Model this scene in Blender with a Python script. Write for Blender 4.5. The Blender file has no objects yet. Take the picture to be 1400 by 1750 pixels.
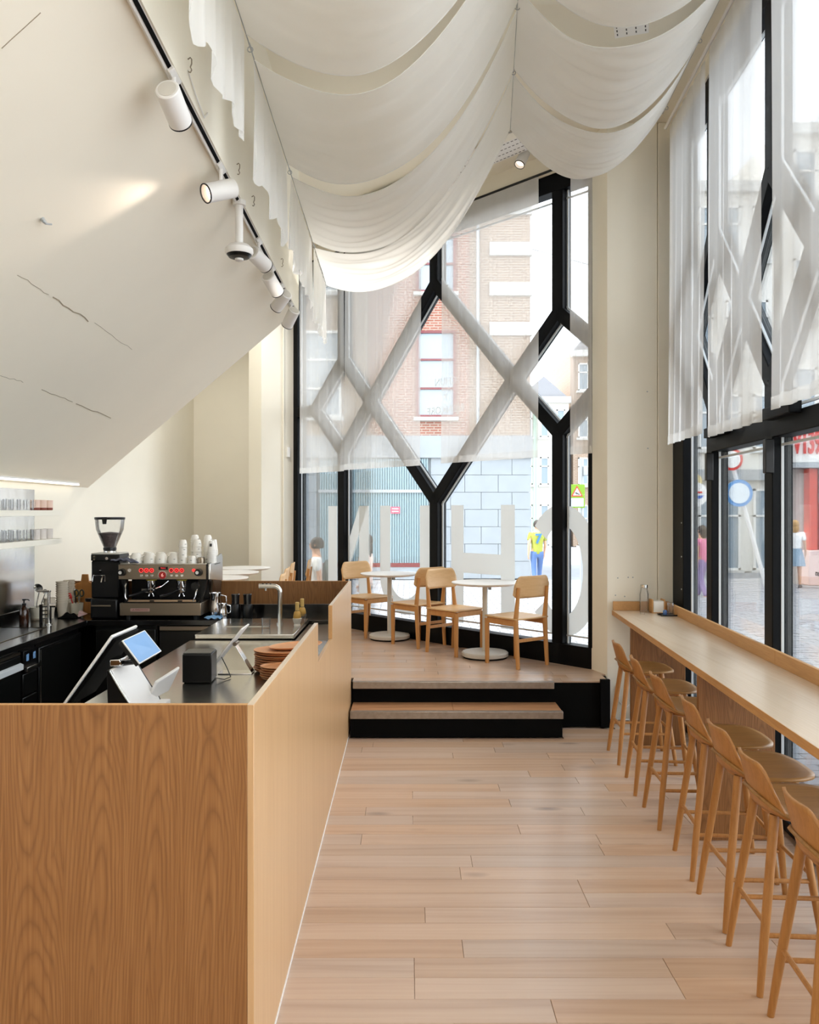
import bpy, bmesh, math, random
from mathutils import Vector as V, Matrix as M
C = bpy.context.scene.collection
SC = bpy.context.scene
rnd = random.Random(11)
PI = math.pi

# ------------------------------------------------------------------ camera, sky, sun, lamps, exposure
cam_d = bpy.data.cameras.new('camera')
cam = bpy.data.objects.new('camera', cam_d); C.objects.link(cam)
cam.location = (0, 0, 1.8); cam.rotation_euler = (PI/2, 0, 0)
cam_d.sensor_fit = 'HORIZONTAL'; cam_d.sensor_width = 24; cam_d.lens = 24
cam_d.shift_y = -2/1400; cam_d.clip_end = 300; cam_d.clip_start = .05
SC.camera = cam

world = bpy.data.worlds.new('sky'); SC.world = world; world.use_nodes = True
wn = world.node_tree.nodes; wl = world.node_tree.links
bg = wn['Background']
tc = wn.new('ShaderNodeTexCoord'); sep = wn.new('ShaderNodeSeparateXYZ'); rmp = wn.new('ShaderNodeValToRGB')
wl.new(tc.outputs['Generated'], sep.inputs[0]); wl.new(sep.outputs['Z'], rmp.inputs[0]); wl.new(rmp.outputs[0], bg.inputs['Color'])
rmp.color_ramp.elements[0].position = 0.0; rmp.color_ramp.elements[0].color = (.93, .96, 1, 1)
rmp.color_ramp.elements[1].position = .9; rmp.color_ramp.elements[1].color = (.76, .87, 1, 1)
bg.inputs['Strength'].default_value = 4.2

def lamp(name, kind, loc, energy, color=(1,1,1), target=None, **kw):
    d = bpy.data.lights.new(name, kind); d.energy = energy; d.color = color
    for k, v in kw.items(): setattr(d, k, v)
    o = bpy.data.objects.new(name, d); C.objects.link(o); o.location = loc
    if target: o.rotation_euler = (V(target)-V(loc)).to_track_quat('-Z', 'Y').to_euler()
    return o
lamp('sun', 'SUN', (-11.5, 3.6, 21), 5.5, (1, .95, .87), (0, 4.5, 0), angle=.01)
# unseen area fills added: window daylight beside the camera, and overhead light behind it
lamp('side_daylight_fill', 'AREA', (3.1, .2, 2.5), 150, (.97, .98, 1), (-3, .8, 2.0), shape='RECTANGLE', size=5, size_y=4.4)
lamp('rear_fill_light', 'AREA', (-.2, -1.6, 4.6), 70, (1, .97, .93), (-.3, 5, 1.8), shape='RECTANGLE', size=3.4, size_y=1.6)

vs = SC.view_settings
vs.view_transform = 'Standard'; vs.look = 'None'; vs.exposure = 0.14; vs.gamma = 1; vs.use_curve_mapping = False
SC.display_settings.display_device = 'sRGB'
cy = SC.cycles
cy.max_bounces = 9; cy.diffuse_bounces = 5; cy.glossy_bounces = 4; cy.transmission_bounces = 6; cy.transparent_max_bounces = 24
cy.sample_clamp_indirect = 6; cy.caustics_reflective = False; cy.caustics_refractive = False

# ------------------------------------------------------------------ materials
def s2l(c):
    return tuple(((x/255)/12.92 if x/255 <= .04045 else ((x/255+.055)/1.055)**2.4) for x in c)+(1,)
def nodes(name):
    m = bpy.data.materials.new(name); m.use_nodes = True
    nt = m.node_tree; return m, nt.nodes, nt.links, nt.nodes['Principled BSDF']
def mat(name, rgb, rough=.5, metal=0, noise=0, nscale=6, bump=0, bscale=60, spec=.5, emit=None, estr=1, coat=0, trans=0):
    m, N, L, P = nodes(name)
    P.inputs['Roughness'].default_value = rough; P.inputs['Metallic'].default_value = metal
    P.inputs['Specular IOR Level'].default_value = spec
    P.inputs['Coat Weight'].default_value = coat
    P.inputs['Transmission Weight'].default_value = trans
    c = s2l(rgb); P.inputs['Base Color'].default_value = c
    if noise:
        g = N.new('ShaderNodeNewGeometry'); n = N.new('ShaderNodeTexNoise'); n.inputs['Scale'].default_value = nscale; n.inputs['Detail'].default_value = 5
        r = N.new('ShaderNodeMapRange'); r.inputs['From Min'].default_value = .3; r.inputs['From Max'].default_value = .7
        r.inputs['To Min'].default_value = 1-noise; r.inputs['To Max'].default_value = 1+noise
        h = N.new('ShaderNodeHueSaturation'); h.inputs['Color'].default_value = c
        L.new(g.outputs['Position'], n.inputs['Vector']); L.new(n.outputs[0], r.inputs[0]); L.new(r.outputs[0], h.inputs['Value']); L.new(h.outputs[0], P.inputs['Base Color'])
    if bump:
        g = N.new('ShaderNodeNewGeometry'); n = N.new('ShaderNodeTexNoise'); n.inputs['Scale'].default_value = bscale; n.inputs['Detail'].default_value = 4
        b = N.new('ShaderNodeBump'); b.inputs['Strength'].default_value = bump; b.inputs['Distance'].default_value = .01
        L.new(g.outputs['Position'], n.inputs['Vector']); L.new(n.outputs[0], b.inputs['Height']); L.new(b.outputs[0], P.inputs['Normal'])
    if emit:
        P.inputs['Emission Color'].default_value = s2l(emit); P.inputs['Emission Strength'].default_value = estr
    return m

def wood(name, c1, c2, c3, axis='Z', scale=1.0, rough=.45, coord='world', cath=.6, rand=0.0, spec=.4, knots=False, fine=.35, arcs=False):
    """grain along AXIS: stretched noise for fibres, distorted bands for cathedral figure, optional knots"""
    m, N, L, P = nodes(name)
    P.inputs['Roughness'].default_value = rough; P.inputs['Specular IOR Level'].default_value = spec
    if coord == 'world':
        g = N.new('ShaderNodeNewGeometry'); src = g.outputs['Position']
    else:
        g = N.new('ShaderNodeTexCoord'); src = g.outputs['Object']
    oi = N.new('ShaderNodeObjectInfo')
    off = N.new('ShaderNodeVectorMath'); off.operation = 'MULTIPLY_ADD'
    cx = N.new('ShaderNodeCombineXYZ')
    for i in range(3): L.new(oi.outputs['Random'], cx.inputs[i])
    L.new(cx.outputs[0], off.inputs[0]); off.inputs[1].default_value = (37*rand, 53*rand, 29*rand); L.new(src, off.inputs[2])
    def mapped(sx, along):
        mp = N.new('ShaderNodeMapping'); s = {'X': (along, sx, sx), 'Y': (sx, along, sx), 'Z': (sx, sx, along)}[axis]
        mp.inputs['Scale'].default_value = tuple(k*scale for k in s); L.new(off.outputs[0], mp.inputs['Vector']); return mp.outputs[0]
    fib = N.new('ShaderNodeTexNoise'); fib.inputs['Scale'].default_value = 1; fib.inputs['Detail'].default_value = 6; fib.inputs['Roughness'].default_value = .65
    L.new(mapped(130, 2.2), fib.inputs['Vector'])
    big = N.new('ShaderNodeTexNoise'); big.inputs['Scale'].default_value = 1; big.inputs['Detail'].default_value = 3
    L.new(mapped(6.5, .3), big.inputs['Vector']); big.inputs['Detail'].default_value = 4
    ring = N.new('ShaderNodeMath'); ring.operation = 'MULTIPLY'; ring.inputs[1].default_value = 13; L.new(big.outputs[0], ring.inputs[0])
    frac = N.new('ShaderNodeMath'); frac.operation = 'PINGPONG'; frac.inputs[1].default_value = 1.0; L.new(ring.outputs[0], frac.inputs[0])
    bandr = N.new('ShaderNodeMath'); bandr.operation = 'POWER'; bandr.inputs[1].default_value = 2.5; L.new(frac.outputs[0], bandr.inputs[0])
    if arcs:                       # nested cathedral arcs in strips of plain-sawn veneer
        sx_ = N.new('ShaderNodeSeparateXYZ'); L.new(off.outputs[0], sx_.inputs[0])
        def mth(op, a, b=None):
            n = N.new('ShaderNodeMath'); n.operation = op
            for i, k in enumerate((a, b)):
                if k is None: continue
                if isinstance(k, (int, float)): n.inputs[i].default_value = k
                else: L.new(k, n.inputs[i])
            return n.outputs[0]
        wob = N.new('ShaderNodeTexNoise'); wob.inputs['Scale'].default_value = 1; wob.inputs['Detail'].default_value = 3; L.new(mapped(9, 1.6), wob.inputs['Vector'])
        slow = N.new('ShaderNodeTexNoise'); slow.inputs['Scale'].default_value = 1; slow.inputs['Detail'].default_value = 1; L.new(mapped(3.5, .5), slow.inputs['Vector'])
        xx = mth('ADD', sx_.outputs[0], mth('MULTIPLY', wob.outputs[0], .05))
        xp = mth('PINGPONG', mth('ADD', xx, mth('MULTIPLY', slow.outputs[0], .16)), .085)
        strip = mth('FLOOR', mth('DIVIDE', xx, .17))
        zz = mth('PINGPONG', mth('ADD', sx_.outputs[2], mth('ADD', mth('MULTIPLY', mth('SINE', mth('MULTIPLY', strip, 12.9)), .8), mth('MULTIPLY', slow.outputs[0], .9))), .75)
        zz = mth('MULTIPLY', zz, .085)
        rr = mth('SQRT', mth('ADD', mth('MULTIPLY', xp, xp), mth('MULTIPLY', zz, zz)))
        ph_ = mth('ADD', mth('MULTIPLY', rr, 210), mth('MULTIPLY', wob.outputs[0], 4.5))
        bandr = N.new('ShaderNodeMath'); bandr.operation = 'POWER'; bandr.inputs[1].default_value = 2.2; L.new(mth('PINGPONG', ph_, 1.0), bandr.inputs[0])
    mix1 = N.new('ShaderNodeMix'); mix1.data_type = 'RGBA'; mix1.inputs[6].default_value = s2l(c1); mix1.inputs[7].default_value = s2l(c2)
    fr = N.new('ShaderNodeMapRange'); fr.inputs[1].default_value = .5-fine*.6; fr.inputs[2].default_value = .5+fine*.6
    L.new(fib.outputs[0], fr.inputs[0]); L.new(fr.outputs[0], mix1.inputs[0])
    mix2 = N.new('ShaderNodeMix'); mix2.data_type = 'RGBA'; mix2.inputs[7].default_value = s2l(c3)
    sc = N.new('ShaderNodeMath'); sc.operation = 'MULTIPLY'; sc.inputs[1].default_value = cath; L.new(bandr.outputs[0], sc.inputs[0])
    L.new(sc.outputs[0], mix2.inputs[0]); L.new(mix1.outputs[2], mix2.inputs[6])
    col = mix2.outputs[2]
    if knots:
        vo = N.new('ShaderNodeTexVoronoi'); vo.inputs['Scale'].default_value = 1; L.new(mapped(9, 3.2), vo.inputs['Vector'])
        dn = N.new('ShaderNodeTexNoise'); dn.inputs['Scale'].default_value = 1; L.new(mapped(2.6, 1.6), dn.inputs['Vector'])
        kr = N.new('ShaderNodeMapRange'); kr.inputs[1].default_value = .01; kr.inputs[2].default_value = .2; kr.inputs[3].default_value = .75; kr.inputs[4].default_value = 0; L.new(vo.outputs['Distance'], kr.inputs[0])
        gate = N.new('ShaderNodeMapRange'); gate.inputs[1].default_value = .5; gate.inputs[2].default_value = .57; L.new(dn.outputs[0], gate.inputs[0])
        km = N.new('ShaderNodeMath'); km.operation = 'MULTIPLY'; L.new(kr.outputs[0], km.inputs[0]); L.new(gate.outputs[0], km.inputs[1])
        mk = N.new('ShaderNodeMix'); mk.data_type = 'RGBA'; mk.inputs[7].default_value = s2l((96, 84, 82)); L.new(km.outputs[0], mk.inputs[0]); L.new(col, mk.inputs[6]); col = mk.outputs[2]
    if rand:
        h = N.new('ShaderNodeHueSaturation'); r1 = N.new('ShaderNodeMapRange'); r1.inputs[3].default_value = 1-.16*rand; r1.inputs[4].default_value = 1+.10*rand
        L.new(oi.outputs['Random'], r1.inputs[0]); L.new(r1.outputs[0], h.inputs['Value']); L.new(col, h.inputs['Color'])
        w = N.new('ShaderNodeTexWhiteNoise'); w.noise_dimensions = '1D'; L.new(oi.outputs['Random'], w.inputs['W'])
        r2 = N.new('ShaderNodeMapRange'); r2.inputs[3].default_value = .8; r2.inputs[4].default_value = 1.12; L.new(w.outputs['Value'], r2.inputs[0]); L.new(r2.outputs[0], h.inputs['Saturation'])
        col = h.outputs[0]
    L.new(col, P.inputs['Base Color'])
    b = N.new('ShaderNodeBump'); b.inputs['Strength'].default_value = .08; b.inputs['Distance'].default_value = .003
    L.new(fib.outputs[0], b.inputs['Height']); L.new(b.outputs[0], P.inputs['Normal'])
    return m

def glassmat(name, tint=(1,1,1), refl=.07, haze=0.0):
    m, N, L, P = nodes(name); out = N['Material Output']
    t = N.new('ShaderNodeBsdfTransparent'); t.inputs[0].default_value = (*tint, 1)
    g = N.new('ShaderNodeBsdfGlossy'); g.inputs['Roughness'].default_value = .02
    f = N.new('ShaderNodeFresnel'); f.inputs[0].default_value = 1.3
    mu = N.new('ShaderNodeMath'); mu.operation = 'MULTIPLY'; mu.inputs[1].default_value = refl/.034*.5; mu.use_clamp = True; L.new(f.outputs[0], mu.inputs[0])
    x = N.new('ShaderNodeMixShader'); L.new(mu.outputs[0], x.inputs[0]); L.new(t.outputs[0], x.inputs[1]); L.new(g.outputs[0], x.inputs[2])
    res = x.outputs[0]
    if haze:
        d = N.new('ShaderNodeBsdfDiffuse'); d.inputs[0].default_value = (.9, .93, .95, 1)
        y = N.new('ShaderNodeMixShader'); y.inputs[0].default_value = haze; L.new(res, y.inputs[1]); L.new(d.outputs[0], y.inputs[2]); res = y.outputs[0]
    L.new(res, out.inputs[0]); return m

def cloth(name, rgb, opacity, transl=.55):
    m, N, L, P = nodes(name); out = N['Material Output']
    t = N.new('ShaderNodeBsdfTransparent'); d = N.new('ShaderNodeBsdfDiffuse'); tr = N.new('ShaderNodeBsdfTranslucent')
    d.inputs[0].default_value = s2l(rgb); tr.inputs[0].default_value = s2l(rgb)
    a = N.new('ShaderNodeMixShader'); a.inputs[0].default_value = transl; L.new(d.outputs[0], a.inputs[1]); L.new(tr.outputs[0], a.inputs[2])
    lw = N.new('ShaderNodeLayerWeight'); lw.inputs[0].default_value = .35
    r = N.new('ShaderNodeMapRange'); r.inputs[3].default_value = opacity; r.inputs[4].default_value = min(1, opacity+.14); L.new(lw.outputs['Facing'], r.inputs[0])
    b = N.new('ShaderNodeMixShader'); L.new(r.outputs[0], b.inputs[0]); L.new(t.outputs[0], b.inputs[1]); L.new(a.outputs[0], b.inputs[2])
    L.new(b.outputs[0], out.inputs[0]); return m

def brickmat(name, c1, c2, mortar, bw=.24, bh=.075, ms=.013, rot=None, rough=.85):
    m, N, L, P = nodes(name); P.inputs['Roughness'].default_value = rough
    g = N.new('ShaderNodeNewGeometry'); mp = N.new('ShaderNodeMapping')
    if rot: mp.inputs['Rotation'].default_value = rot
    L.new(g.outputs['Position'], mp.inputs['Vector'])
    b = N.new('ShaderNodeTexBrick'); b.inputs['Scale'].default_value = 1; b.inputs['Brick Width'].default_value = bw; b.inputs['Row Height'].default_value = bh; b.inputs['Mortar Size'].default_value = ms
    b.inputs['Color1'].default_value = s2l(c1); b.inputs['Color2'].default_value = s2l(c2); b.inputs['Mortar'].default_value = s2l(mortar)
    L.new(mp.outputs[0], b.inputs['Vector']); L.new(b.outputs['Color'], P.inputs['Base Color'])
    return m

OAKV = wood('oak_veneer_shaded', (152,106,62), (130,86,45), (106,68,34), 'Z', 1.0, .42, cath=.55, fine=.24, arcs=True)  # darker copy of the bar oak, shade of camera-facing panels painted in
OAKP = wood('oak_panel_lit_side', (200,164,122), (190,152,108), (176,136,92), 'Z', .8, .33, cath=.35, fine=.3)  # paler copy of the bar oak, window light painted into the side
OAKT = wood('oak_counter_top', (226,206,182), (218,196,170), (208,184,156), 'Y', .8, .27, cath=.3, fine=.3, spec=.7)
OAKE = wood('oak_edge', (206,160,106), (190,142,90), (170,124,74), 'Y', .9, .5, cath=.3)
PLANK = wood('floor_plank', (202,174,150), (190,160,136), (168,136,114), 'X', .55, .27, cath=.4, rand=.6, knots=True, fine=.5)
CHAIRW = wood('chair_oak', (206,152,92), (192,136,76), (172,116,60), 'Z', 1.6, .42, coord='obj', cath=.3)
STOOLW = wood('stool_oak', (182,130,74), (166,114,60), (142,94,46), 'Z', 1.6, .4, coord='obj', cath=.35)
STOOLS = wood('stool_seat_reflect_oak', (160,120,70), (146,106,58), (126,90,48), 'Y', 1.4, .36, coord='obj', cath=.35)  # stool oak toned darker and olive, reflection painted into the seat
CHAIRL = wood('chair_shell_oak', (222,184,134), (210,168,116), (192,148,96), 'X', 1.4, .4, coord='obj', cath=.3)
CREAM = mat('cream_paint', (241,236,221), .7, noise=.012, nscale=2.5, bump=.05, bscale=25, spec=.25)
CREAMC = mat('cream_ceiling_paint', (238,231,214), .8, noise=.012, nscale=2, spec=.2)
WHITE = mat('white_paint', (240,238,232), .45)
WHITEM = mat('white_metal', (232,230,226), .4)
TABLEW = mat('white_laminate', (240,238,235), .35)
TABLEG = mat('pale_grey_metal', (208,204,194), .45)
BLACKF = mat('black_frame_metal', (4,6,9), .5, spec=.14)
BLACKM = mat('black_matt', (7,7,7), .8, spec=.1)
BLACKW = mat('black_stone_worktop', (16,15,15), .16, spec=.6)
BLACKC = mat('black_cabinet_front', (14,14,13), .3, spec=.4)
BLACKP = mat('black_plastic', (10,10,11), .3, spec=.35)
STEEL = mat('brushed_steel', (212,211,206), .2, metal=1, noise=.04, nscale=40)
STEELD = mat('brushed_steel_warm', (150,138,122), .3, metal=1)
CHROME = mat('chrome', (220,220,222), .08, metal=1)
ALU = mat('worn_aluminium', (158,148,138), .38, metal=.85, noise=.12, nscale=30)
LIGHTTRIM = mat('light_grey_lit_edge_trim', (205,210,212), .4)  # pale tone stands for sunlit glass edges; also handles and screw heads
CERAM = mat('white_ceramic', (240,236,226), .25, spec=.6)
CREAMCER = mat('cream_ceramic', (222,216,198), .35)
TERRA = mat('terracotta_ceramic', (208,148,102), .5, noise=.05, nscale=30)
TERRAD = mat('terracotta_rim', (170,98,58), .55)
PAPER = mat('paper_white', (238,235,228), .7)
PAPERB = mat('paper_beige', (214,202,182), .7)
PRINT = mat('dark_print', (60,58,56), .7)
RED = mat('red_enamel', (206,44,36), .4)
REDGLOW = mat('red_button_light', (200,40,40), .4, emit=(255,50,50), estr=1.4)
DARKSCREEN = mat('dark_screen', (10,11,14), .12)
SCREEN = mat('painted_reflection_screen', (120,160,205), .12, spec=.8)  # blue window reflection painted into the screen colour
GLASS = glassmat('window_glass', (.985, .995, .995), .05)
GLASSC = glassmat('clear_glassware', (.99, .992, .992), .05, .03)
SHEER = cloth('sheer_curtain', (248,248,247), .54, .28)
SWAG = cloth('white_voile', (246,246,244), .86, .5)
HEM = cloth('sheer_hem', (248,247,244), .5, .5)
LED = mat('led_strip_light', (255,250,240), .4, emit=(255,246,230), estr=2)
AMBER = mat('amber_glass', (52,24,10), .1, spec=.6)
BAMBOO = mat('bamboo', (214,170,88), .5)
BEANS = mat('coffee_beans', (64,32,22), .5, bump=1, bscale=120)
TOWEL = mat('grey_towel', (96,98,112), .9)
BLUEC = mat('blue_cloth', (130,176,220), .8)
PINK = mat('pink_sponge', (226,188,186), .8)
VINYL = cloth('white_vinyl_letters', (238,237,233), .93, .62)
PAVE = mat('grey_paver', (150,151,154), .8, noise=.08, nscale=3)
STONE = mat('pale_stone', (152,157,160), .8, noise=.04, nscale=3)
BRICK = brickmat('red_brick', (146,88,70), (158,100,82), (170,156,142), rot=(PI/2,0,0))
BRICKP = brickmat('pale_brick', (148,122,104), (160,134,114), (178,164,148), rot=(PI/2,0,0))
WHITESTONE = mat('white_stone_band', (206,205,200), .7)
CORR = mat('corrugated_metal', (150,172,178), .4, metal=.2)
PLASTER = mat('white_plaster', (225,222,214), .8)
SHOPRED = mat('red_shop_paint', (214,70,48), .5)
DARKGL = mat('house_window_glass', (150,165,175), .1, spec=.8)
WINRED = mat('dark_red_frame', (120,56,58), .5)
GREENY = mat('yellow_green_board', (122,162,18), .5)
GREYM = mat('grey_galvanised', (170,174,176), .45, metal=.3)
SKIN = mat('skin', (214,164,134), .6)
HAIRD = mat('dark_hair', (52,42,36), .6)
HAIRB = mat('blond_hair', (196,156,104), .6)
def fabric(n, c): return mat(n, c, .85)

# ------------------------------------------------------------------ mesh helpers
def B(): return bmesh.new()
def box(bm, x0, x1, y0, y1, z0, z1):
    v = [bm.verts.new(p) for p in ((x0,y0,z0),(x1,y0,z0),(x1,y1,z0),(x0,y1,z0),(x0,y0,z1),(x1,y0,z1),(x1,y1,z1),(x0,y1,z1))]
    for f in ((3,2,1,0),(4,5,6,7),(0,1,5,4),(1,2,6,5),(2,3,7,6),(3,0,4,7)): bm.faces.new([v[i] for i in f])
    return bm
def prism(bm, pts, vec):
    """closed solid: polygon PTS extruded by VEC"""
    vec = V(vec); a = [bm.verts.new(V(p)) for p in pts]; b = [bm.verts.new(V(p)+vec) for p in pts]
    n = len(pts); f1 = bm.faces.new(a); f2 = bm.faces.new(b[::-1])
    for i in range(n): bm.faces.new((a[(i+1) % n], a[i], b[i], b[(i+1) % n]))
    bmesh.ops.recalc_face_normals(bm, faces=bm.faces); return bm
def bar(bm, p0, p1, w, d, side):
    """rectangular bar p0-p1, width W along in-plane perpendicular, depth D along SIDE"""
    p0, p1, side = V(p0), V(p1), V(side).normalized(); ax = (p1-p0).normalized(); q = ax.cross(side).normalized()
    return prism(bm, [p0+q*w/2-side*d/2, p0-q*w/2-side*d/2, p0-q*w/2+side*d/2, p0+q*w/2+side*d/2], p1-p0)
def frame_of(d):
    d = V(d).normalized(); u = V((0,0,1)) if abs(d.z) < .9 else V((1,0,0)); a = d.cross(u).normalized(); return a, a.cross(d).normalized()
def tube(bm, pts, r, n=10, caps=True, closed=False):
    pts = [V(p) for p in pts]; m = len(pts); rings = []
    a = None
    for i, p in enumerate(pts):
        if closed: d = pts[(i+1) % m]-pts[i-1]
        else: d = pts[min(i+1, m-1)]-pts[max(i-1, 0)]
        d.normalize()
        if a is None: a, b = frame_of(d)
        else:
            a = (a-d*a.dot(d)).normalized(); b = d.cross(a)*-1
            b = a.cross(d)
        rr = r[i] if isinstance(r, (list, tuple)) else r
        rings.append([bm.verts.new(p+(a*math.cos(t)+b*math.sin(t))*rr) for t in (2*PI*k/n for k in range(n))])
    for i in range(m if closed else m-1):
        A, Bq = rings[i], rings[(i+1) % m]
        for k in range(n): bm.faces.new((A[k], A[(k+1) % n], Bq[(k+1) % n], Bq[k]))
    if caps and not closed: bm.faces.new(rings[0][::-1]); bm.faces.new(rings[-1])
    bmesh.ops.recalc_face_normals(bm, faces=bm.faces); return bm
def cyl(bm, p0, p1, r0, r1=None, n=16): return tube(bm, [p0, p1], [r0, r0 if r1 is None else r1], n)
def lathe(bm, prof, n=24, loc=(0,0,0), mtx=None, sx=1, sy=1):
    loc = V(loc); rings = []
    for r, z in prof:
        if r < 1e-5: rings.append([bm.verts.new((0,0,z))])
        else: rings.append([bm.verts.new((r*math.cos(2*PI*k/n)*sx, r*math.sin(2*PI*k/n)*sy, z)) for k in range(n)])
    for a, b in zip(rings, rings[1:]):
        for k in range(n):
            k2 = (k+1) % n
            if len(a) == 1 and len(b) == 1: continue
            if len(a) == 1: bm.faces.new((a[0], b[k2], b[k]))
            elif len(b) == 1: bm.faces.new((a[k], a[k2], b[0]))
            else: bm.faces.new((a[k], a[k2], b[k2], b[k]))
    vs_ = [v for ring in rings for v in ring]
    if mtx is not None:
        for v in vs_: v.co = mtx @ v.co
    for v in vs_: v.co += loc
    return bm
def sheet(bm, f, nu, nv):
    g = [[bm.verts.new(f(i/nu, j/nv)) for j in range(nv+1)] for i in range(nu+1)]
    for i in range(nu):
        for j in range(nv): bm.faces.new((g[i][j], g[i+1][j], g[i+1][j+1], g[i][j+1]))
    return bm
def mesh_of(name, bm, m, smooth=True, angle=35):
    me = bpy.data.meshes.new(name); bm.to_mesh(me); bm.free()
    if m is not None: me.materials.append(m)
    if smooth:
        me.shade_smooth(); me.set_sharp_from_angle(angle=math.radians(angle))
    return me
def obj(name, bm, m, parent=None, bev=0, seg=2, solid=0, sub=0, loc=None, rot=None, smooth=True, angle=35):
    o = bpy.data.objects.new(name, mesh_of(name, bm, m, smooth, angle)); C.objects.link(o)
    if parent is not None: o.parent = parent
    if loc: o.location = loc
    if rot: o.rotation_euler = rot
    if solid:
        s = o.modifiers.new('thick', 'SOLIDIFY'); s.thickness = solid; s.offset = 0
    if bev:
        b = o.modifiers.new('bevel', 'BEVEL'); b.width = bev; b.segments = seg; b.limit_method = 'ANGLE'; b.angle_limit = math.radians(40)
    if sub:
        s = o.modifiers.new('sub', 'SUBSURF'); s.levels = sub; s.render_levels = sub
    return o
def tag(o, label, cat=None, group=None, kind=None):
    o['label'] = label
    if cat: o['category'] = cat
    if group: o['group'] = group
    if kind: o['kind'] = kind
    return o
def thing(name, label, cat, loc=(0,0,0), rz=0, group=None, kind=None):
    o = bpy.data.objects.new(name, None); C.objects.link(o); o.location = loc; o.rotation_euler = (0,0,rz); o.empty_display_size = .1
    return tag(o, label, cat, group, kind)
def kids(o): return [c for c in C.objects if c.parent == o]
def dup(root, loc, rz, label, group=None):
    r = root.copy(); C.objects.link(r); r.location = loc; r.rotation_euler = (0,0,rz); r['label'] = label
    if group: r['group'] = group
    for ch in PARTS[root.name]:
        c = ch.copy(); C.objects.link(c); c.parent = r
        for g in PARTS.get(ch.name, ()):
            d = g.copy(); C.objects.link(d); d.parent = c
    return r
PARTS = {}
def remember(root):
    """note the parts and sub-parts once, so that copying is quick"""
    ks = kids(root); PARTS[root.name] = ks
    for k in ks: PARTS[k.name] = kids(k)
def text(name, body, size, m, parent, mtx, extr=.001, align='CENTER', mirror=False, bold=0):
    d = bpy.data.curves.new(name, 'FONT'); d.body = body; d.size = size; d.extrude = extr; d.align_x = align; d.align_y = 'CENTER'; d.offset = bold; d.resolution_u = 3
    d.materials.append(m)
    tmp = bpy.data.objects.new(name, d); C.objects.link(tmp)
    me = bpy.data.meshes.new_from_object(tmp.evaluated_get(bpy.context.evaluated_depsgraph_get())); bpy.data.objects.remove(tmp)
    if not me.materials: me.materials.append(m)
    o = bpy.data.objects.new(name, me); C.objects.link(o)
    if parent is not None: o.parent = parent
    o.matrix_local = mtx @ (M.Diagonal((-1,1,1,1)) if mirror else M.Identity(4)); return o
def basis(origin, x, y):
    x = V(x).normalized(); y = V(y).normalized(); z = x.cross(y)
    return M(((x.x,y.x,z.x,origin[0]),(x.y,y.y,z.y,origin[1]),(x.z,y.z,z.z,origin[2]),(0,0,0,1)))

# ------------------------------------------------------------------ the setting
SH = -.0143                       # the left side of the room runs slightly askew of the view
def L(x, y, z=0): return V((x+SH*y, y, z))
TOPZ = 5.15
# floor of planks
fl = obj('floor', box(B(), -3.3, 2.45, -3.2, 7.12, -.06, -.012), PLANK); tag(fl, 'oak plank floor of the cafe aisle', kind='structure')
unit = {}
def plank_mesh(l, w, m, h=.012):
    """one of a few lengths of floor plank, shared between alike pieces"""
    k = (round(l, 1), w, m.name)
    if k not in unit:
        bm = box(B(), 0, k[0], 0, w, -h, 0)
        bmesh.ops.bevel(bm, geom=[e for e in bm.edges if abs(e.verts[0].co.z) < 1e-6 and abs(e.verts[1].co.z) < 1e-6], offset=.0012, segments=1, affect='EDGES')
        unit[k] = (mesh_of('plank', bm, m, False), k[0])
    return unit[k]
def lay(parent, y0, y1, xa, xb, z, w=.14, gap=.0016):
    r = random.Random(5); y = y0; n = 0
    while y < y1-.03:
        a, b = xa(y), xb(y); x = a - (r.choice((0, .3, .5, .8, 1.1)) if n % 3 else r.uniform(.2, .6)); ww = min(w, y1-y)
        while x < b-.02:
            l = r.choice((.7, 1.0, 1.3, 1.6, 1.9, 2.2)); s = max(x, a); e = min(x+l, b)
            if e-s > .08:
                me, ml = plank_mesh(e-s, round(ww-gap, 4), PLANK)
                o = bpy.data.objects.new('plank', me); C.objects.link(o); o.parent = parent
                o.location = (s, y, z); o.scale = ((e-s-gap)/ml, 1, 1)
            x += l
        y += w; n += 1
wallx = lambda y: 1.79+.0675*y
lay(fl, 1.9, 6.48, lambda y: -.48, lambda y: wallx(y)-.01, 0)
lay(fl, 6.482, 7.075, lambda y: 1.222 if y < 6.75 else 1.70, lambda y: wallx(y)-.01, 0)

pf = obj('floor_platform', prism(B(), [(-3.2,6.87,0),(-.475,6.87,0),(-.475,6.83,0),(1.63,6.83,0),(1.70,7.09,0),(1.615,7.33,0),(-1.55,10.78,0),(-1.92,10.45,0),(-2.12,10.69,0),(-1.80,11.98,0),(-3.1,11.98,0)], (0,0,.368)), BLACKM)
tag(pf, 'raised oak plank platform with a black front by the big window', kind='structure')
lay(pf, 6.83, 10.7, lambda y: -3.05 if y > 6.9 else -.475, lambda y: 1.665 if y < 7.1 else 1.635-(y-7.336)*.9177, .38)
obj('metal_nosing', box(B(), -.47, 1.198, 6.776, 6.829, .326, .383), ALU, pf, bev=.004)['label'] = 'worn metal nosing'
obj('corner_post', box(B(), 1.585, 1.665, 6.79, 6.828, 0, .40), BLACKM, pf, bev=.004)
st = thing('entry_step', 'single black step with an oak tread and worn metal nosing before the platform', 'step', (0,0,0), kind='structure')
obj('riser', box(B(), -.47, 1.215, 6.505, 6.829, 0.001, .190), BLACKM, st)
me_t = wood('tread_oak', (190,146,112), (172,128,94), (150,108,78), 'X', .55, .4, rand=.1)
for a, b in ((-.47, .35), (.352, 1.217)): obj('plank', box(B(), a, b, 6.53, 6.829, .190, .205), me_t, st, bev=.0015, seg=1)
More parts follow.
